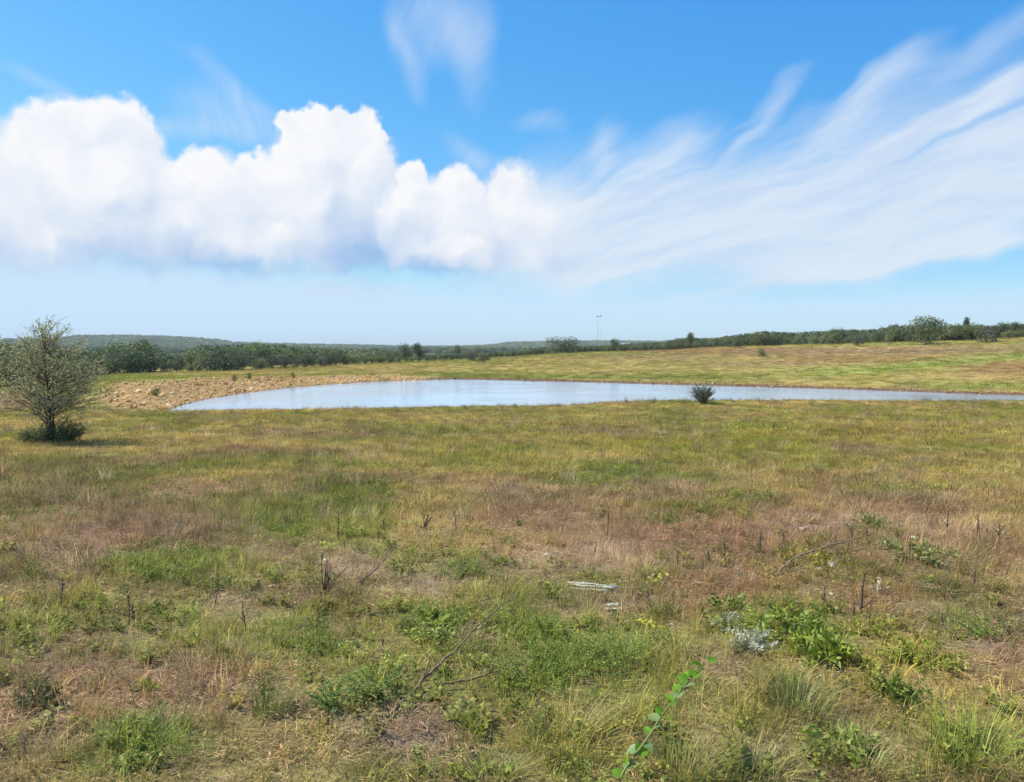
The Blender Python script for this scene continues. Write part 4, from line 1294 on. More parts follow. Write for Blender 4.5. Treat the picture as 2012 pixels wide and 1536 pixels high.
# ------------------------------------------------------------------ the sapling at the left
def build_sapling():
    r = np.random.default_rng(23)
    p = ground_pt(99, 871)
    dist = p[1]
    s = dist / FPX                                # metres per photo pixel at the tree
    Ht = 236 * s
    t = thing('elm_sapling', p, 'small multi-stemmed tree with thin olive leaves at the left', 'tree')
    tb = MB(); lb = MB()
    env_h = np.array([0.10, 0.2, 0.32, 0.45, 0.60, 0.74, 0.84, 0.92, 1.0]); env_r = np.array([0.10, 0.30, 0.36, 0.45, 0.47, 0.42, 0.30, 0.18, 0.09])
    trunks = []
    for k_ in range(3):
        x = [0, 0.07, -0.06][k_]; hh = [0.80, 0.64, 0.58][k_]
        tt = np.linspace(0, 1, 9)
        P = np.stack([x * (1 + 2.2 * tt) * 0.7 + 0.02 * np.sin(5 * tt + k_), 0.05 * (k_ - 1) * tt + 0.015 * np.sin(6 * tt), hh * Ht * tt], 1)
        P[:, 2] -= 0.03
        tb.tube(P, [0.042, 0.028, 0.025][k_] * (1 - 0.78 * tt), 8)
        trunks.append((P, hh))
    nbr = 120
    LP, LD = [], []
    for k_ in range(nbr):
        P, hh = trunks[0 if (r.uniform() < 0.6 or k_ <= 8) else r.integers(1, 3)]
        f = r.uniform(0.24, 0.98) if k_ > 8 else r.uniform(0.80, 1.0)
        i_ = f * 8; a = int(min(i_, 7)); q = i_ - a
        st = P[a] * (1 - q) + P[a + 1] * q
        h0 = st[2] / Ht
        phi_ = r.uniform(0, 6.283)
        h1 = min(h0 + r.uniform(0.06, 0.26), 0.97)
        if f > 0.85:
            h1 = min(h0 + r.uniform(0.05, 0.30), 1.04)
        R = np.interp(h1, env_h, env_r) * Ht * r.uniform(0.45, 1.05) ** 0.7
        en = np.array([math.cos(phi_) * R * 1.0, math.sin(phi_) * R, h1 * Ht])
        if h0 < 0.3 and r.uniform() < 0.5:
            en[0] = abs(en[0]) * 1.2
        m1 = st + (en - st) * 0.45 + np.array([0, 0, 0.06 * Ht]) * r.uniform(0, 1) + r.normal(0, 0.04, 3)
        tt = np.linspace(0, 1, 7)[:, None]
        B = (1 - tt) ** 2 * st + 2 * tt * (1 - tt) * m1 + tt ** 2 * en
        r0 = 0.014 * (1 - 0.5 * h0)
        tb.tube(B, r0 * (1 - 0.8 * tt[:, 0]), 5, cap=False)
        ln_ = np.linalg.norm(en - st)
        for w_ in range(int(5 + ln_ * 7)):
            q = r.uniform(0.25, 1.0); ii = min(int(q * 6), 5); qq = q * 6 - ii
            b0 = B[ii] * (1 - qq) + B[ii + 1] * qq
            d = (en - st) / (ln_ + 1e-6) * 0.6 + r.normal(0, 0.55, 3) + np.array([0, 0, 0.35])
            d /= np.linalg.norm(d)
            tl = r.uniform(0.15, 0.42)
            e = b0 + d * tl
            tb.tube(np.array([b0, (b0 + e) / 2 + r.normal(0, 0.012, 3), e]), np.array([0.004, 0.003, 0.0015]), 3, cap=False)
            nl = r.integers(7, 13)
            tq = r.uniform(0.1, 1.05, nl)[:, None]
            LP.append(b0 + (e - b0) * tq + r.normal(0, 0.018, (nl, 3)))
            LD.append(d + r.normal(0, 0.8, (nl, 3)))
    LP = np.vstack(LP); LD = np.vstack(LD); n = len(LP)
    Nn = r.normal(0, 0.6, (n, 3)) + np.array([0, 0, 0.8])
    lb.leaves(LP, LD, Nn, 0.052 * r.uniform(0.6, 1.3, n), 0.030 * r.uniform(0.6, 1.2, n), r.uniform(0.55, 1.5, n))
    obj('trunk', tb.mesh('trunk', True), M_BARK, t)
    obj('crown', lb.mesh('crown'), M_LEAF, t, color=(0.46, 0.44, 0.23))
    # thicket of suckers round its foot
    b = thing('shrub', p + np.array([0.10, -0.05, -0.02]), 'dense dark green thicket round the foot of the small tree', 'shrub')
    lb = MB(); sb = MB()
    for k_ in range(130):
        a = r.uniform(0, 6.283); q = math.sqrt(r.uniform(0, 1))
        ex = math.cos(a) * q * 0.92; ey = math.sin(a) * q * 0.55
        hh = (0.66 - 0.42 * q ** 1.6) * r.uniform(0.6, 1.1) + 0.12 * (ex > 0.3)
        st = np.array([ex * 0.45, ey * 0.45, 0]); en = np.array([ex, ey, hh])
        sb.tube(np.array([st, (st + en) / 2 + np.array([0, 0, 0.05]), en]), np.array([0.008, 0.006, 0.003]), 4, cap=False)
        nl = 44
        tq = r.uniform(0.0, 1.05, nl)[:, None]
        C_ = st + (en - st) * tq + r.normal(0, 0.045, (nl, 3)); C_[:, 2] = np.maximum(C_[:, 2], 0.01)
        lb.leaves(C_, r.normal(0, 1, (nl, 3)) + np.array([0, 0, 0.3]), r.normal(0, 0.6, (nl, 3)) + np.array([0, 0, 0.8]), 0.055 * r.uniform(0.6, 1.3, nl), 0.03, r.uniform(0.6, 1.4, nl))
    obj('stems', sb.mesh('stems'), M_BARK, b)
    obj('foliage', lb.mesh('foliage'), M_LEAF, b, color=(0.15, 0.18, 0.075))


build_sapling()


# ------------------------------------------------------------------ plants at the water's edge
def spray_bush(seed, h, w, nst, nl, ll, lw, droop=0.3):
    r = np.random.default_rng(seed); sb = MB(); lb = MB()
    for k_ in range(nst):
        a = r.uniform(0, 6.283); q = math.sqrt(r.uniform(0.02, 1))
        en = np.array([math.cos(a) * q * w / 2, math.sin(a) * q * w / 2, h * (1 - droop * q ** 2) * r.uniform(0.35, 1.1)])
        st = np.array([en[0] * 0.12, en[1] * 0.12, -0.02])
        mid = (st + en) / 2 + np.array([-en[0] * 0.12, -en[1] * 0.12, 0.12 * h])
        tt = np.linspace(0, 1, 5)[:, None]
        B = (1 - tt) ** 2 * st + 2 * tt * (1 - tt) * mid + tt ** 2 * en
        sb.tube(B, np.linspace(0.007, 0.002, 5) * max(h, 0.25), 3, cap=False)
        q2 = r.uniform(0.12, 1.0, nl) ** 0.8
        ii = np.minimum((q2 * 4).astype(int), 3); qq = (q2 * 4 - ii)[:, None]
        C_ = B[ii] * (1 - qq) + B[ii + 1] * qq + r.normal(0, 0.012 * h, (nl, 3))
        dd = (en - st) / np.linalg.norm(en - st)
        D = dd * 0.6 + r.normal(0, 0.65, (nl, 3))
        lb.leaves(C_, D, r.normal(0, 0.5, (nl, 3)) + np.array([0, 0, 0.8]), ll * r.uniform(0.6, 1.3, nl), lw * r.uniform(0.7, 1.3, nl), r.uniform(0.6, 1.45, nl))
    return sb.mesh('stems'), lb.mesh('foliage')


def plant(name, px, py, wpx, hpx, seed, nst, nl, ll, lw, col, label, cat='plant', group=None, stem_mat=None, droop=0.3):
    p = ground_pt(px, py)
    m = math.hypot(p[1], CAMH - p[2]) / FPX
    sm, lm = spray_bush(seed, hpx * m, wpx * m, nst, nl, ll, lw, droop)
    t = thing(name, p, label, cat, group)
    obj('stems', sm, stem_mat or M_STALK, t)
    obj('foliage', lm, M_LEAF, t, color=col)
    return t


plant('waterside_shrub', 1381, 794, 52, 40, 501, 150, 50, 0.075, 0.034, (0.17, 0.19, 0.115), 'dark feathery shrub standing at the near edge of the pond', 'shrub')
edge = [(1232, 794, 12, 22, (0.10, 0.12, 0.06), 'thin dark reed stalks standing in the water left of the shrub'), (1283, 794, 16, 20, (0.12, 0.15, 0.07), 'thin pale weed at the pond edge left of the shrub'), (1340, 793, 18, 16, (0.10, 0.20, 0.04), 'small bright weed just left of the waterside shrub'),
        (1360, 793, 16, 15, (0.12, 0.19, 0.06), 'low green weed at the left foot of the waterside shrub'), (1402, 793, 16, 12, (0.11, 0.17, 0.06), 'low green weed at the right foot of the waterside shrub'),
        (1440, 792, 14, 14, (0.10, 0.13, 0.06), 'tiny weed on the shore right of the shrub'), (1494, 792, 20, 20, (0.11, 0.16, 0.06), 'upright green weed on the near shore'), (1543, 793, 36, 18, (0.07, 0.13, 0.04), 'rounded dark green bush on the near shore'),
        (1596, 794, 16, 12, (0.10, 0.16, 0.06), 'little round weed right of the rounded shore bush'), (1960, 797, 26, 16, (0.10, 0.14, 0.05), 'low bush on the near shore at the right edge'), (1905, 797, 16, 12, (0.10, 0.14, 0.05), 'tiny bush on the near shore near the right edge'),
        (400, 815, 14, 14, (0.10, 0.12, 0.05), 'dark weed standing at the left tip of the pond'), (456, 813, 12, 10, (0.10, 0.13, 0.05), 'small weed near the left tip of the pond'), (775, 808, 16, 12, (0.10, 0.13, 0.06), 'small tuft at the water left of centre'),
        (917, 805, 14, 14, (0.11, 0.14, 0.06), 'small weed at the water near the centre'), (1010, 803, 10, 14, (0.11, 0.14, 0.06), 'thin weed at the water near the centre'), (585, 810, 10, 10, (0.10, 0.12, 0.06), 'small dark weed at the water between centre and left tip')]
for k_, (px, py, w, h, col, lab) in enumerate(edge):
    plant('shore_weed', px, py, w * 1.5, h * 0.85, 520 + k_, 12, 16, 0.06, 0.022, tuple(1.7 * x for x in col), lab, 'weed', 'weeds on the near shore')


# ------------------------------------------------------------------ mast and far building
def build_mast():
    Y = 620.0
    m = Y / FPX
    u = U(1174); X = u * Y
    zg = float(height(np.array([X]), np.array([Y]))[0])
    ztop = CAMH + pix_dir(CX, 621)[1] * Y
    t = thing('light_mast', (X, Y, zg), 'thin tall pole mast with two lamps on the skyline', 'mast')
    H = ztop - zg
    b = MB(); b.tube(np.array([[0, 0, -0.5], [0, 0, H * 0.5], [0, 0, H]]), np.array([0.17, 0.14, 0.10]), 10)
    obj('pole', b.mesh('pole', True), M_STEEL, t)
    b = MB(); b.tube(np.array([[0, 0, H - 0.6], [0.5, 0, H + 0.1], [1.6, 0, H + 0.35], [2.4, 0, H - 0.1]]), 0.12, 8)
    obj('bracket', b.mesh('bracket', True), M_STEEL, t)
    for dx, dz in ((-0.35, -0.25), (2.5, -0.1)):
        b = MB(); b.tube(np.array([[dx - 0.75, 0, H + dz - 0.12], [dx - 0.2, 0, H + dz + 0.16], [dx + 0.55, 0, H + dz + 0.18], [dx + 0.75, 0, H + dz]]), np.array([0.22, 0.42, 0.42, 0.2]), 8)
        obj('lamp_head', b.mesh('lamp_head', True), M_STEEL, t)
    b = MB(); b.tube(np.array([[2.35, 0, -0.5], [2.35, 0, H * 0.5], [2.35, 0, H]]), 0.03, 6)
    obj('stay', b.mesh('stay', True), M_STEEL, t)
    # small white building seen over the trees
    Y = 640.0; u = U(1226); X = u * Y
    zr = CAMH + pix_dir(CX, 674.5)[1] * Y
    zg = float(height(np.array([X]), np.array([Y]))[0])
    t = thing('farm_building', (X, Y, zg), 'small white building half hidden by trees right of the mast', 'building')
    hw, hd = 4.2, 3.0; hw_h = zr - zg - 1.0
    V = [(-hw, -hd, 0), (hw, -hd, 0), (hw, hd, 0), (-hw, hd, 0), (-hw, -hd, hw_h), (hw, -hd, hw_h), (hw, hd, hw_h), (-hw, hd, hw_h), (-hw, 0, hw_h + 1.0), (hw, 0, hw_h + 1.0)]
    b = MB(); b.add(V, [(0, 1, 5, 4), (1, 2, 6, 5), (2, 3, 7, 6), (3, 0, 4, 7)], [(4, 7, 8), (5, 9, 6)])
    obj('wall', b.mesh('wall'), M_PALEWALL, t)
    o_ = 0.3
    V = [(-hw - o_, -hd - o_, hw_h - 0.1), (hw + o_, -hd - o_, hw_h - 0.1), (hw + o_, 0, hw_h + 1.06), (-hw - o_, 0, hw_h + 1.06), (-hw - o_, hd + o_, hw_h - 0.1), (hw + o_, hd + o_, hw_h - 0.1)]
    V = V + [(x, y, z + 0.12) for x, y, z in V]
    b = MB(); b.add(V, [(6, 7, 8, 9), (9, 8, 11, 10), (0, 3, 2, 1), (3, 4, 5, 2), (0, 1, 7, 6), (4, 10, 11, 5)])
    obj('roof', b.mesh('roof'), M_ROOF, t)


build_mast()


# ------------------------------------------------------------------ foreground weeds, stalks, debris
def mpp(p):
    return math.sqrt(p[0] ** 2 + p[1] ** 2 + (CAMH - p[2]) ** 2) / FPX


def stalk(px, py, hpx, label, seed, fork=2, lean=0.0, thick=1.0, mat=None, name='dead_stalk', group='dead weed stalks in the near field', ring=False, cat='stalk'):
    r = np.random.default_rng(seed)
    p = ground_pt(px, py); m = mpp(p); H = hpx * m
    b = MB()
    tt = np.linspace(0, 1, 7)
    P = np.stack([lean * H * tt + 0.02 * H * np.sin(4 * tt + seed), 0.03 * H * np.sin(3 * tt + seed), H * tt - 0.02], 1)
    R = 0.0062 * thick * (1 - 0.6 * tt) * (0.6 + 0.4 * m / 0.004)
    b.tube(P, R, 6)
    for k_ in range(fork):
        f = r.uniform(0.25, 0.9); i_ = int(f * 6); st = P[i_]
        a = r.uniform(0, 6.283); ln_ = H * r.uniform(0.15, 0.45)
        en = st + np.array([math.cos(a) * ln_ * 0.7, math.sin(a) * ln_ * 0.5, ln_ * 0.8])
        b.tube(np.array([st, (st + en) / 2 + r.normal(0, 0.06, 3) * ln_, en]), np.array([R[i_] * 0.7, R[i_] * 0.5, R[i_] * 0.25]), 5)
    # dry seed husks near the top
    n = 30
    C_ = P[r.integers(3, 7, n)] + r.normal(0, 0.018, (n, 3)) * H * 1.2
    b.leaves(C_, r.normal(0, 1, (n, 3)), r.normal(0, 1, (n, 3)), 0.012 * r.uniform(0.6, 1.6, n), 0.008, 1.0)
    if ring:
        a = np.linspace(0, 5.2, 14)
        c = P[-1]
        b.tube(np.stack([c[0] - 0.02 + 0.055 * np.cos(a + 3.6) + 0.03, c[1] + 0 * a, c[2] + 0.035 + 0.038 * np.sin(a + 3.6)], 1), 0.0025, 4)
    o = obj(name, b.mesh(name, True), mat or M_STALK, None, p)
    return tag(o, label, cat, group)


STALKS = [
    (666, 1064, 58, 'dead stalk with a curled loop at its top', 1, .0, 1.1, True), (679, 1084, 24, 'short dead stub below the looped stalk', 0, -.1, .9, False), (743, 1066, 24, 'short straight stub right of the looped stalk', 0, 0, .8, False),
    (808, 1122, 22, 'short dark stub among the pale litter', 1, .1, 1.0, False), (895, 1048, 46, 'forked thin dead stalk above the leafy green weed', 3, .0, .8, False), (752, 1040, 22, 'dark broken stub at the edge of the dry hollow', 2, .1, 1.2, False),
    (832, 1032, 24, 'twiggy dark stalk in the dry patch left of centre', 5, .1, .8, False), (1195, 1052, 60, 'tall thin dead stalk above the white boards', 2, 0, .8, False), (1166, 1092, 30, 'small leaning stalk just above the long white board', 1, .2, .8, False),
    (1331, 1118, 40, 'thin brown stalk by the yellow grass clump', 2, 0, .8, False), (1392, 1110, 32, 'thick short stalk right of the yellow grass clump', 1, 0, 1.2, False), (1424, 1108, 48, 'thin stalk left of the fallen cane', 2, 0, .8, False),
    (1494, 1083, 45, 'straight dark stalk above the end of the fallen cane', 1, 0, 1.1, False), (1537, 1080, 36, 'dark stalk just above the fallen cane', 1, .05, 1.1, False), (1632, 1054, 20, 'short stalk left of the yellow green bush', 1, 0, .9, False),
    (1673, 1068, 34, 'dark stalk left below the yellow green bush', 1, 0, 1.0, False), (1703, 1070, 32, 'pale topped stalk under the yellow green bush', 1, 0, 1.2, False), (1762, 1056, 24, 'short leaning stalk right of the yellow green bush', 1, .15, .9, False),
    (1818, 1018, 22, 'small dark stub at the back of the bare patch', 1, .1, 1.0, False), (1861, 1044, 38, 'dark stalk right of the bare patch', 2, 0, 1.1, False), (1920, 1052, 36, 'dark thick stalk near the right edge, left of two', 2, 0, 1.2, False),
    (1963, 1070, 38, 'dark thick stalk near the right edge, right of two', 2, 0, 1.3, False), (1912, 1154, 34, 'stubby dark stalk at the edge of the reddish patch', 2, .1, 1.2, False), (1690, 1206, 74, 'tallest dark stalk standing below the fallen cane', 1, .08, 1.5, False),
    (1678, 1210, 26, 'short stub at the foot of the tallest stalk', 0, 0, 1.1, False), (1619, 1198, 48, 'thin stalk left of the tallest stalk', 1, 0, .8, False), (1708, 1233, 48, 'thin stalk right of the tallest stalk', 1, 0, .8, False),
    (122, 1192, 50, 'dark bushy dead stalk in the left field', 5, 0, 1.0, False), (253, 1228, 54, 'dark stalk left of the two standing side by side', 3, 0, .9, False), (262, 1232, 44, 'dark stalk right of the two standing side by side', 3, 0, .8, False),
    (482, 1238, 58, 'forked dead stalk left of the pale litter', 4, -.05, .9, False), (646, 1428, 30, 'dark stub below the blue green weed', 0, 0, 1.2, False), (752, 1278, 26, 'short dark stub above the blue green weed', 0, 0, .9, False),
    (425, 1190, 60, 'thin twiggy stalk in the green left of centre', 4, .05, .7, False), (1850, 1240, 30, 'thin stalk in the lower right weeds', 2, .05, .7, False), (1255, 1090, 26, 'small thin stalk in the bare middle ground', 1, 0, .7, False),
]
for k_, (px, py, h, lab, fk, ln_, tk, rg) in enumerate(STALKS):
    stalk(px, py, h, lab, 600 + k_, fk, ln_, tk, ring=rg)


def dead_shrub(px, py, hpx, label, seed):
    r = np.random.default_rng(seed)
    p = ground_pt(px, py); m = mpp(p); H = hpx * m
    b = MB()
    tt = np.linspace(0, 1, 6)[:, None]
    base = np.array([0, 0, -0.03])
    for k_ in range(8):
        a = r.normal(0.9, 0.45) if k_ else 1.4
        ln_ = H * r.uniform(0.65, 1.05)
        en = np.array([math.cos(a) * ln_ * 0.62, r.normal(0, 0.14) * ln_, math.sin(a) * ln_])
        mid = en * 0.5 + np.array([-0.08 * ln_, 0, 0.05 * ln_])
        B = (1 - tt) ** 2 * base + 2 * tt * (1 - tt) * mid + tt ** 2 * en
        b.tube(B, np.linspace(0.011 if k_ == 0 else 0.006, 0.0016, 6), 5)
        for q in range(3):
            i_ = r.integers(2, 5); st = B[i_]; e2 = st + (en - st) * 0.5 + r.normal(0, 0.12, 3) * ln_
            b.tube(np.array([st, e2]), np.array([0.003, 0.001]), 4)
    b.tube(np.array([[0, 0, 0.01], [-0.12, 0.05, 0.05], [-0.28, 0.12, 0.02]]), np.array([0.007, 0.005, 0.002]), 5)
    return tag(obj('dead_shrub', b.mesh('dead_shrub', True), M_STALK, None, p), label, 'dead shrub')


dead_shrub(639, 1170, 82, 'dark branching dead shrub stem left of the pale litter', 640)
dead_shrub(835, 1040, 34, 'small twiggy dead shrub at the back of the dry hollow', 641)


def fern_weed(px, py, w, h, seed, col, label, n=60, nl=60, ll=0.016, lw=0.006, name='leafy_weed', cat='weed', droop=0.45):
    return plant(name, px, py, w * 1.35, h * 0.78, seed, int(n * 0.62), int(nl * 0.8), ll, lw, col, label, cat, None, None, droop)


G1 = (0.30, 0.37, 0.07); G2 = (0.31, 0.38, 0.075); G3 = (0.24, 0.30, 0.05); YG = (0.34, 0.36, 0.05)
fern_weed(1045, 1345, 150, 80, 700, G1, 'feathery green weed, left of the big clump in the middle foreground', 80, 80)
fern_weed(1130, 1320, 160, 95, 701, G1, 'feathery blue green weed, middle of the big foreground clump', 90, 80)
fern_weed(1200, 1300, 130, 80, 702, G2, 'grassy bright weed, right of the big foreground clump', 70, 60, 0.03, 0.005)
fern_weed(1060, 1250, 110, 50, 720, G2, 'fine green weed behind the big foreground clump', 50, 60)
fern_weed(655, 1392, 85, 66, 703, (0.25, 0.34, 0.085), 'blue green feathery weed, left of the pair by the dark stub', 55, 70)
fern_weed(735, 1372, 95, 80, 704, (0.26, 0.35, 0.085), 'blue green feathery weed, right of the pair by the dark stub', 60, 70)
fern_weed(900, 1138, 80, 60, 705, G2, 'feathery yellow green weed standing beside the pale litter', 60, 60)
fern_weed(1560, 1245, 95, 70, 706, G3, 'broad leaved green weed below the fallen cane', 40, 26, 0.05, 0.02)
fern_weed(1612, 1300, 110, 90, 707, (0.26, 0.32, 0.04), 'tall broad leaved weed right of the silver plant', 46, 26, 0.055, 0.02)
fern_weed(1490, 1240, 70, 45, 708, G2, 'yellowish leafy weed above the silver plant', 30, 26, 0.04, 0.016)
fern_weed(1310, 1026, 80, 26, 709, G3, 'low dark green weed in the brown middle ground', 40, 40, 0.03, 0.012)
fern_weed(1712, 1040, 60, 42, 710, (0.22, 0.28, 0.05), 'small yellow green bush among the stalks', 40, 40, 0.03, 0.012)
fern_weed(1428, 1196, 60, 40, 711, G3, 'small dark leafed weed right of the boards', 26, 24, 0.035, 0.018)
fern_weed(1640, 1108, 90, 22, 712, (0.30, 0.27, 0.03), 'yellow green low weed around the pale stones', 40, 30, 0.022, 0.012)
fern_weed(1945, 1250, 110, 60, 713, G1, 'green feathery weed at the right by the brown patch', 60, 60)
fern_weed(1810, 1300, 120, 46, 714, YG, 'yellow green leafy mat in the lower right', 60, 40, 0.024, 0.012)
fern_weed(1300, 1205, 70, 38, 715, G1, 'small feathery weed below right of the boards', 40, 50)
fern_weed(935, 1440, 46, 46, 716, YG, 'yellow green leafy sprig in the lower middle', 14, 14, 0.05, 0.03)
fern_weed(290, 1358, 50, 30, 717, YG, 'small yellow green sprig in the left foreground', 10, 12, 0.05, 0.03)
fern_weed(1650, 1475, 110, 44, 718, G2, 'low round leafed weed at the bottom right', 40, 26, 0.035, 0.025)
fern_weed(78, 1392, 80, 66, 719, (0.19, 0.18, 0.065), 'dark spiky weed at the lower left', 40, 40, 0.03, 0.008)
fern_weed(856, 1222, 120, 40, 721, G2, 'fresh green weed patch below the pale litter', 60, 50, 0.025, 0.008)
fern_weed(610, 1275, 90, 40, 722, G1, 'green weed left below the pale litter', 50, 50)
fern_weed(1860, 1165, 110, 34, 723, (0.13, 0.19, 0.05), 'dull green weed behind the lower right mat', 50, 40)
fern_weed(716, 1228, 34, 12, 724, (0.50, 0.45, 0.02), 'small sprig with yellow leaves', 7, 10, 0.035, 0.02)
fern_weed(330, 1130, 120, 34, 725, G2, 'bright green weed patch in the left field', 60, 50, 0.03, 0.006)
fern_weed(1760, 1370, 100, 50, 726, (0.16, 0.22, 0.03), 'leafy green weed right of the big grass tuft', 50, 36, 0.026, 0.012)
fern_weed(1435, 1238, 60, 40, 727, (0.50, 0.50, 0.35), 'small silver leaved plant behind the larger one', 30, 36, 0.03, 0.008, 'silver_plant', 'plant')
fern_weed(1472, 1278, 70, 54, 728, (0.62, 0.62, 0.44), 'pale silver leaved bushy plant in the right foreground', 44, 40, 0.032, 0.008, 'silver_plant', 'plant')
fern_weed(1726, 1165, 32, 40, 729, (0.75, 0.70, 0.52), 'white flower heads on thin stems by the tallest stalk', 16, 24, 0.012, 0.012, 'white_wildflower', 'flower', 0.2)
fern_weed(1790, 1092, 150, 26, 730, (0.29, 0.31, 0.10), 'wilted leafy top of the fallen cane', 50, 30, 0.05, 0.02, 'wilted_leaves', 'weed', 0.3)


def grass_tuft(px, py, w, h, seed, col, label, n=240, lean=0.25, wd=0.0035):
    n = int(n * 0.7)
    r = np.random.default_rng(seed)
    p = ground_pt(px, py); m = mpp(p); H = h * m * 0.9; R = w * m / 2
    b = MB()
    a = r.uniform(0, 6.283, n); q = R * 0.62 * np.sqrt(r.uniform(0, 1, n))
    B = np.stack([q * np.cos(a), q * np.sin(a), np.full(n, -0.01)], 1)
    hh = H * r.uniform(0.25, 0.95, n)
    reach = R * r.uniform(0.1, 1.15, n)
    dx = np.cos(a) * reach + lean * hh; dy = np.sin(a) * reach
    b.blades(B, np.arctan2(dy, dx), hh, np.hypot(dx, dy), wd * r.uniform(0.6, 1.2, n), np.where(r.uniform(0, 1, n) < 0.2, 2.0, r.uniform(0.5, 1.5, n)))
    o = obj('grass_tuft', b.mesh('grass_tuft'), M_LEAF, None, p, color=col)
    return tag(o, label, 'grass tuft', 'larger grass tufts in the foreground')


GT = (0.25, 0.25, 0.07)
for k_, (px, py, w, h, col, lab, n_) in enumerate([
    (1565, 1400, 170, 100, (0.20, 0.24, 0.07), 'large green grass tuft right of the shoot of round leaves', 380), (1545, 1350, 120, 60, (0.36, 0.32, 0.12), 'dry pale grass behind the large green tuft', 240), (1340, 1530, 150, 105, GT, 'tall green and straw tuft at the bottom centre right', 380),
    (1110, 1470, 210, 100, (0.28, 0.25, 0.07), 'olive grass tuft leaning right at the bottom centre', 420), (960, 1540, 170, 80, GT, 'olive grass tuft at the bottom edge below the yellow green sprig', 300), (532, 1402, 100, 100, (0.16, 0.20, 0.05), 'dark green upright tuft in the left foreground', 260),
    (255, 1282, 66, 34, (0.28, 0.36, 0.06), 'small bright tuft in the left foreground', 120), (440, 1300, 110, 50, (0.26, 0.23, 0.08), 'olive brown tuft left of centre', 220), (250, 1480, 200, 56, (0.18, 0.27, 0.05), 'wide fresh green tuft at the lower left', 420),
    (1270, 1128, 66, 26, (0.32, 0.36, 0.06), 'yellow green tuft in the bare middle ground', 120), (736, 1096, 22, 32, (0.28, 0.40, 0.05), 'tiny bright upright tuft in the dry hollow', 40), (1920, 1500, 220, 110, (0.22, 0.27, 0.05), 'thick green grass in the bottom right corner', 460),
    (1300, 1270, 120, 40, (0.24, 0.28, 0.07), 'grass leaning right beside the big weed clump', 220), (1690, 1530, 170, 80, (0.22, 0.24, 0.07), 'olive tuft at the bottom edge left of the corner', 300), (330, 1055, 120, 46, (0.22, 0.15, 0.09), 'brown dead tuft in the left field', 300), (430, 1045, 80, 34, (0.20, 0.15, 0.09), 'smaller brown dead tuft right of the large one', 200),
    (1480, 1520, 160, 80, (0.28, 0.26, 0.09), 'straw coloured tuft at the bottom, right of the shoot', 300), (60, 1500, 160, 70, (0.24, 0.20, 0.08), 'brownish tuft in the bottom left corner', 260)]):
    grass_tuft(px, py, w, h, 760 + k_, col, lab, n_)


def along(pts, R, name, mat, label, cat, lift=0.015, k=6, extra=None):
    G = [ground_pt(x, y) + np.array([0, 0, lift + l]) for x, y, l in pts]
    o0 = G[0].copy()
    P = np.array(G) - o0
    # smooth
    t0 = np.linspace(0, 1, len(P)); t1 = np.linspace(0, 1, len(P) * 4)
    Q_ = np.stack([np.interp(t1, t0, P[:, i_]) for i_ in range(3)], 1)
    r = np.random.default_rng(len(pts) + int(pts[0][0]))
    Q_ = Q_ + r.normal(0, 0.004, Q_.shape)
    b = MB(); b.tube(Q_, np.linspace(R, R * 0.35, len(Q_)), k)
    for e in range(extra or 0):
        i_ = r.integers(3, len(Q_) - 2); d = Q_[i_ + 1] - Q_[i_ - 1]; d /= np.linalg.norm(d)
        en = Q_[i_] + d * r.uniform(0.08, 0.2) + r.normal(0, 0.05, 3) + np.array([0, 0, 0.03])
        b.tube(np.array([Q_[i_], (Q_[i_] + en) / 2, en]), np.array([R * 0.5, R * 0.35, R * 0.15]), 4)
    return tag(obj(name, b.mesh(name, True), mat, None, o0), label, cat)


along([(1526, 1130, 0), (1560, 1108, .04), (1620, 1091, .07), (1680, 1078, .08), (1715, 1070, .10)], 0.011, 'fallen_cane', M_CANE, 'long pale fallen cane arching over the reddish litter', 'cane', extra=2)
along([(1528, 1128, 0.01), (1565, 1112, .04), (1592, 1082, .02)], 0.006, 'fallen_cane', M_CANE, 'short pale cane crossing the long fallen one', 'cane')
along([(1522, 1134, 0.0), (1580, 1124, .02), (1650, 1121, .02)], 0.006, 'fallen_cane', M_CANE, 'thin pale cane lying below the long fallen one', 'cane')
along([(768, 1412, 0), (830, 1352, .03), (880, 1316, .06), (940, 1270, .12), (1010, 1210, .14)], 0.010, 'fallen_branch', M_STICK, 'long brown stem lying diagonally left of the big weed clump', 'branch', extra=4)
along([(860, 1356, 0.01), (930, 1350, .03), (985, 1338, .05), (1032, 1324, .06)], 0.008, 'fallen_branch', M_STICK, 'brown stem lying flat just left of the weed clump', 'branch', extra=3)
along([(895, 1408, 0.0), (960, 1412, .02), (1020, 1410, .02), (1082, 1394, .04)], 0.007, 'fallen_branch', M_STICK, 'thin reddish stem below the weed clump', 'branch', extra=2)
along([(828, 1430, 0.01), (838, 1446, .02), (846, 1462, .01)], 0.005, 'fallen_branch', M_CANE, 'short pale twig on the brown ground below the stems', 'twig')
along([(688, 1172, 0), (720, 1146, .03), (752, 1120, .05), (782, 1090, .08)], 0.008, 'fallen_branch', M_STALK, 'dark forked branch lying across the pale litter', 'branch', extra=4)
along([(560, 1262, 0), (600, 1232, .03), (640, 1210, .03)], 0.006, 'fallen_branch', M_STICK, 'thin brown branch below the dead shrub', 'branch', extra=2)
along([(1010, 1162, 0.0), (960, 1186, .02), (900, 1196, .01)], 0.005, 'fallen_branch', M_STICK, 'thin stick left of the white boards', 'branch', extra=2)


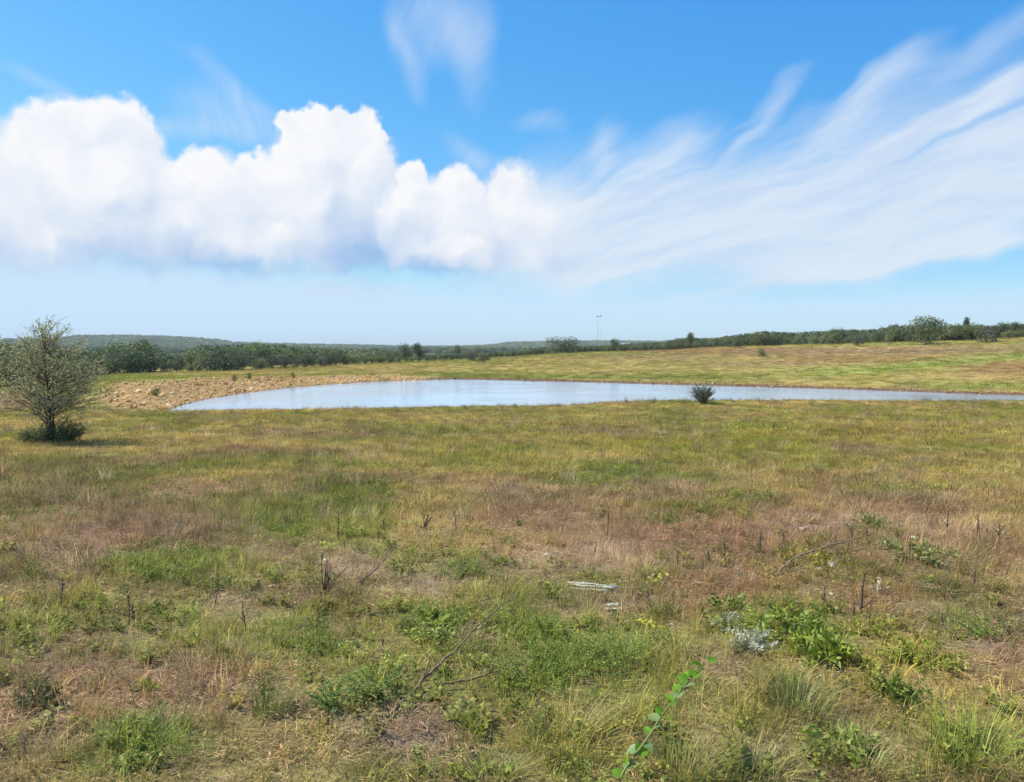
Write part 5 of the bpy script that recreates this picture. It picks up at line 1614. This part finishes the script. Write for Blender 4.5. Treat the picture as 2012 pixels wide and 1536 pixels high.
def stone(px, py, wpx, seed, label, flat=0.55):
    p = ground_pt(px, py); m = mpp(p)
    me = rock_mesh(seed, 2, flat)
    me.materials.append(M_STONE)
    o = obj('stone', me, None, None, p + np.array([0, 0, wpx * m * flat * 0.2]))
    o.scale = (wpx * m,) * 3
    o.rotation_euler = (0, 0, seed)
    return tag(o, label, 'stone', 'pale stones on the ground')


for k_, (px, py, w, lab) in enumerate([(1632, 1114, 24, 'largest pale stone, under the fallen cane'), (1611, 1119, 15, 'smaller pale stone left of the largest one'), (534, 1153, 13, 'pale stone in the grass left of the dead shrub'), (1585, 1037, 10, 'round pale stone left of the yellow green bush'),
                                       (1658, 1014, 9, 'small pale stone behind the yellow green bush'), (1884, 1055, 8, 'small pale stone near the right stalks'), (1796, 1060, 20, 'flat pale stone in the bare patch on the right'), (640, 1102, 12, 'pale stone behind the dead shrub'),
                                       (1320, 1228, 9, 'small pale stone below the feathery weed'), (1575, 1041, 14, 'flat pale chip by the round stone'), (1634, 1168, 10, 'pale chip left of the tallest stalk'), (1075, 1092, 16, 'flat pale chip in the bare middle ground')]):
    stone(px, py, w, 900 + k_, lab)


def board(px, py, wpx, label, seed, rz, slivers):
    r = np.random.default_rng(seed)
    p = ground_pt(px, py); m = mpp(p); Lg = wpx * m
    t = thing('broken_board', p + np.array([0, 0, 0.012]), label, 'board', None, rz)
    n = 9
    for k_ in range(slivers):
        x = np.linspace(-Lg / 2, Lg / 2, n) * r.uniform(0.55, 1.0) + r.uniform(-0.05, 0.05) * Lg
        wv = 0.008 + 0.022 * r.uniform(0, 1, n); wv[0] *= 0.2; wv[-1] *= 0.15
        y0 = (k_ - slivers / 2) * 0.035 + 0.008 * r.normal(0, 1, n)
        z0 = 0.012 * k_ % 0.03 + 0.02 * np.linspace(0, 1, n) * r.uniform(-0.2, 1)
        V = np.concatenate([np.stack([x, y0 - wv, z0 + 0.008], 1), np.stack([x, y0 + wv, z0 + 0.008], 1), np.stack([x, y0 - wv, z0], 1), np.stack([x, y0 + wv, z0], 1)])
        i_ = np.arange(n - 1)
        Q_ = np.vstack([np.stack([i_, i_ + 1, n + i_ + 1, n + i_], 1), np.stack([2 * n + i_, 3 * n + i_, 3 * n + i_ + 1, 2 * n + i_ + 1], 1), np.stack([i_, 2 * n + i_, 2 * n + i_ + 1, i_ + 1], 1), np.stack([n + i_, n + i_ + 1, 3 * n + i_ + 1, 3 * n + i_], 1),
                         np.array([[0, n, 3 * n, 2 * n], [n - 1, 3 * n - 1, 4 * n - 1, 2 * n - 1]])])
        b = MB(); b.add(V, Q_)
        obj('splinter', b.mesh('splinter'), M_BOARD, t)
    return t


board(1168, 1158, 104, 'long splintered whitish board lying on the brown litter', 950, -0.35, 4)
board(1205, 1196, 36, 'short whitish broken board below the long one', 951, 0.05, 2)


# ------------------------------------------------------------------ the leafy shoot
def build_shoot():
    r = np.random.default_rng(77)
    path = [(1196, 1585, 0.00, 0), (1222, 1520, .06, 0), (1252, 1478, .11, 0), (1280, 1440, .15, 0), (1300, 1404, .19, 0), (1325, 1375, .23, 0), (1345, 1345, .26, 0), (1368, 1322, .29, 0), (1392, 1300, .31, 0)]
    # true 3-D curve: base on the ground near the camera, rising and leaning away to the right
    base = ground_pt(1196, 1585)
    pts = []
    for i_, (px, py, h, _) in enumerate(path):
        u, v = pix_dir(px, py)
        Y = base[1] + 0.055 * i_
        pts.append(np.array([u * Y, Y, CAMH + v * Y]))
    P = np.array(pts); o0 = base.copy(); P = P - o0
    P[0] = (P[0][0], P[0][1], -0.02)
    t = thing('leafy_shoot', o0, 'green shoot with rounded leaves in the bottom foreground', 'shoot')
    t0 = np.linspace(0, 1, len(P)); t1 = np.linspace(0, 1, 34)
    Q_ = np.stack([np.interp(t1, t0, P[:, i_]) for i_ in range(3)], 1)
    Q_[1:-1] = (Q_[:-2] + Q_[1:-1] + Q_[2:]) / 3
    b = MB(); b.tube(Q_, np.linspace(0.006, 0.0018, 34), 7)
    obj('stem', b.mesh('stem', True), simple_mat('shoot_stem', (0.30, 0.22, 0.07), 0.5, 20, 0.4, 0, (0.14, 0.22, 0.05)), t)
    # rounded, slightly folded leaves
    def leaf_mesh(seed):
        rr_ = np.random.default_rng(seed); n = 11
        s = np.linspace(0, 1, n)
        wv = 0.5 * np.sin(np.pi * s ** 0.78) ** 0.75
        wv[0] = 0.02; wv[-1] = 0.01
        b = MB(); V = []
        cols = np.linspace(-1, 1, 7)
        for i_ in range(n):
            for c in cols:
                V.append((s[i_], c * wv[i_] * 0.92, 0.16 * abs(c) ** 1.3 * wv[i_] * 1.6 - 0.22 * s[i_] ** 2 + 0.012 * math.sin(26 * s[i_] + 5 * abs(c))))
        Qs = []
        for i_ in range(n - 1):
            for c in range(6):
                a = i_ * 7 + c
                Qs.append((a, a + 1, a + 8, a + 7))
        b.add(V, Qs)
        return b.mesh('leaf', True)
    lms = [leaf_mesh(s_) for s_ in range(3)]
    ml = leaf_mat('shoot_leaf', 'obj', 0.5, 0.012, 0.4)
    for m_ in lms:
        m_.materials.append(ml)
    spec = []
    for q_ in range(22):
        i_ = 4 + int(q_ * 29 / 21)
        spec.append((min(i_, 33), (0.45 if q_ % 2 else 2.5) + r.normal(0, 0.5), r.uniform(5, 60), r.uniform(0.036, 0.066), int(r.uniform() < 0.3)))
    for i_, az_, el_, sz, sil in spec:
        o = obj('leaf', lms[i_ % 3], None, t, Q_[i_], color=tuple(np.array((0.20, 0.40, 0.035)) * r.uniform(0.75, 1.2)) if not sil else (0.30, 0.42, 0.16))
        o.scale = (sz, sz, sz)
        o.rotation_euler = (r.normal(0, 0.6), -math.radians(el_) + 0.35 + r.normal(0, 0.2), az_)


build_shoot()

# ------------------------------------------------------------------ air
HZ = 7100.0
zlo = float(GZ.min()) - 1.0
ztop = 58.0
V = [(x, y, z) for z in (zlo, ztop) for x, y in ((-HZ, -HZ), (HZ, -HZ), (HZ, HZ), (-HZ, HZ))]
me = bpy.data.meshes.new('haze')
me.from_pydata(V, [], [(3, 2, 1, 0), (4, 5, 6, 7), (0, 1, 5, 4), (1, 2, 6, 5), (2, 3, 7, 6), (3, 0, 4, 7)])
hm, ht, hout = new_mat('haze')
pv = N(ht, 'ShaderNodeVolumePrincipled')
pv.inputs['Color'].default_value = (0.86, 0.94, 1.0, 1)
pv.inputs['Density'].default_value = 0.00014
pv.inputs['Anisotropy'].default_value = 0.0
ht.links.new(pv.outputs[0], hout.inputs['Volume'])
tag(obj('haze', me, hm), 'pale blue air over the distant hills', 'haze', kind='stuff')
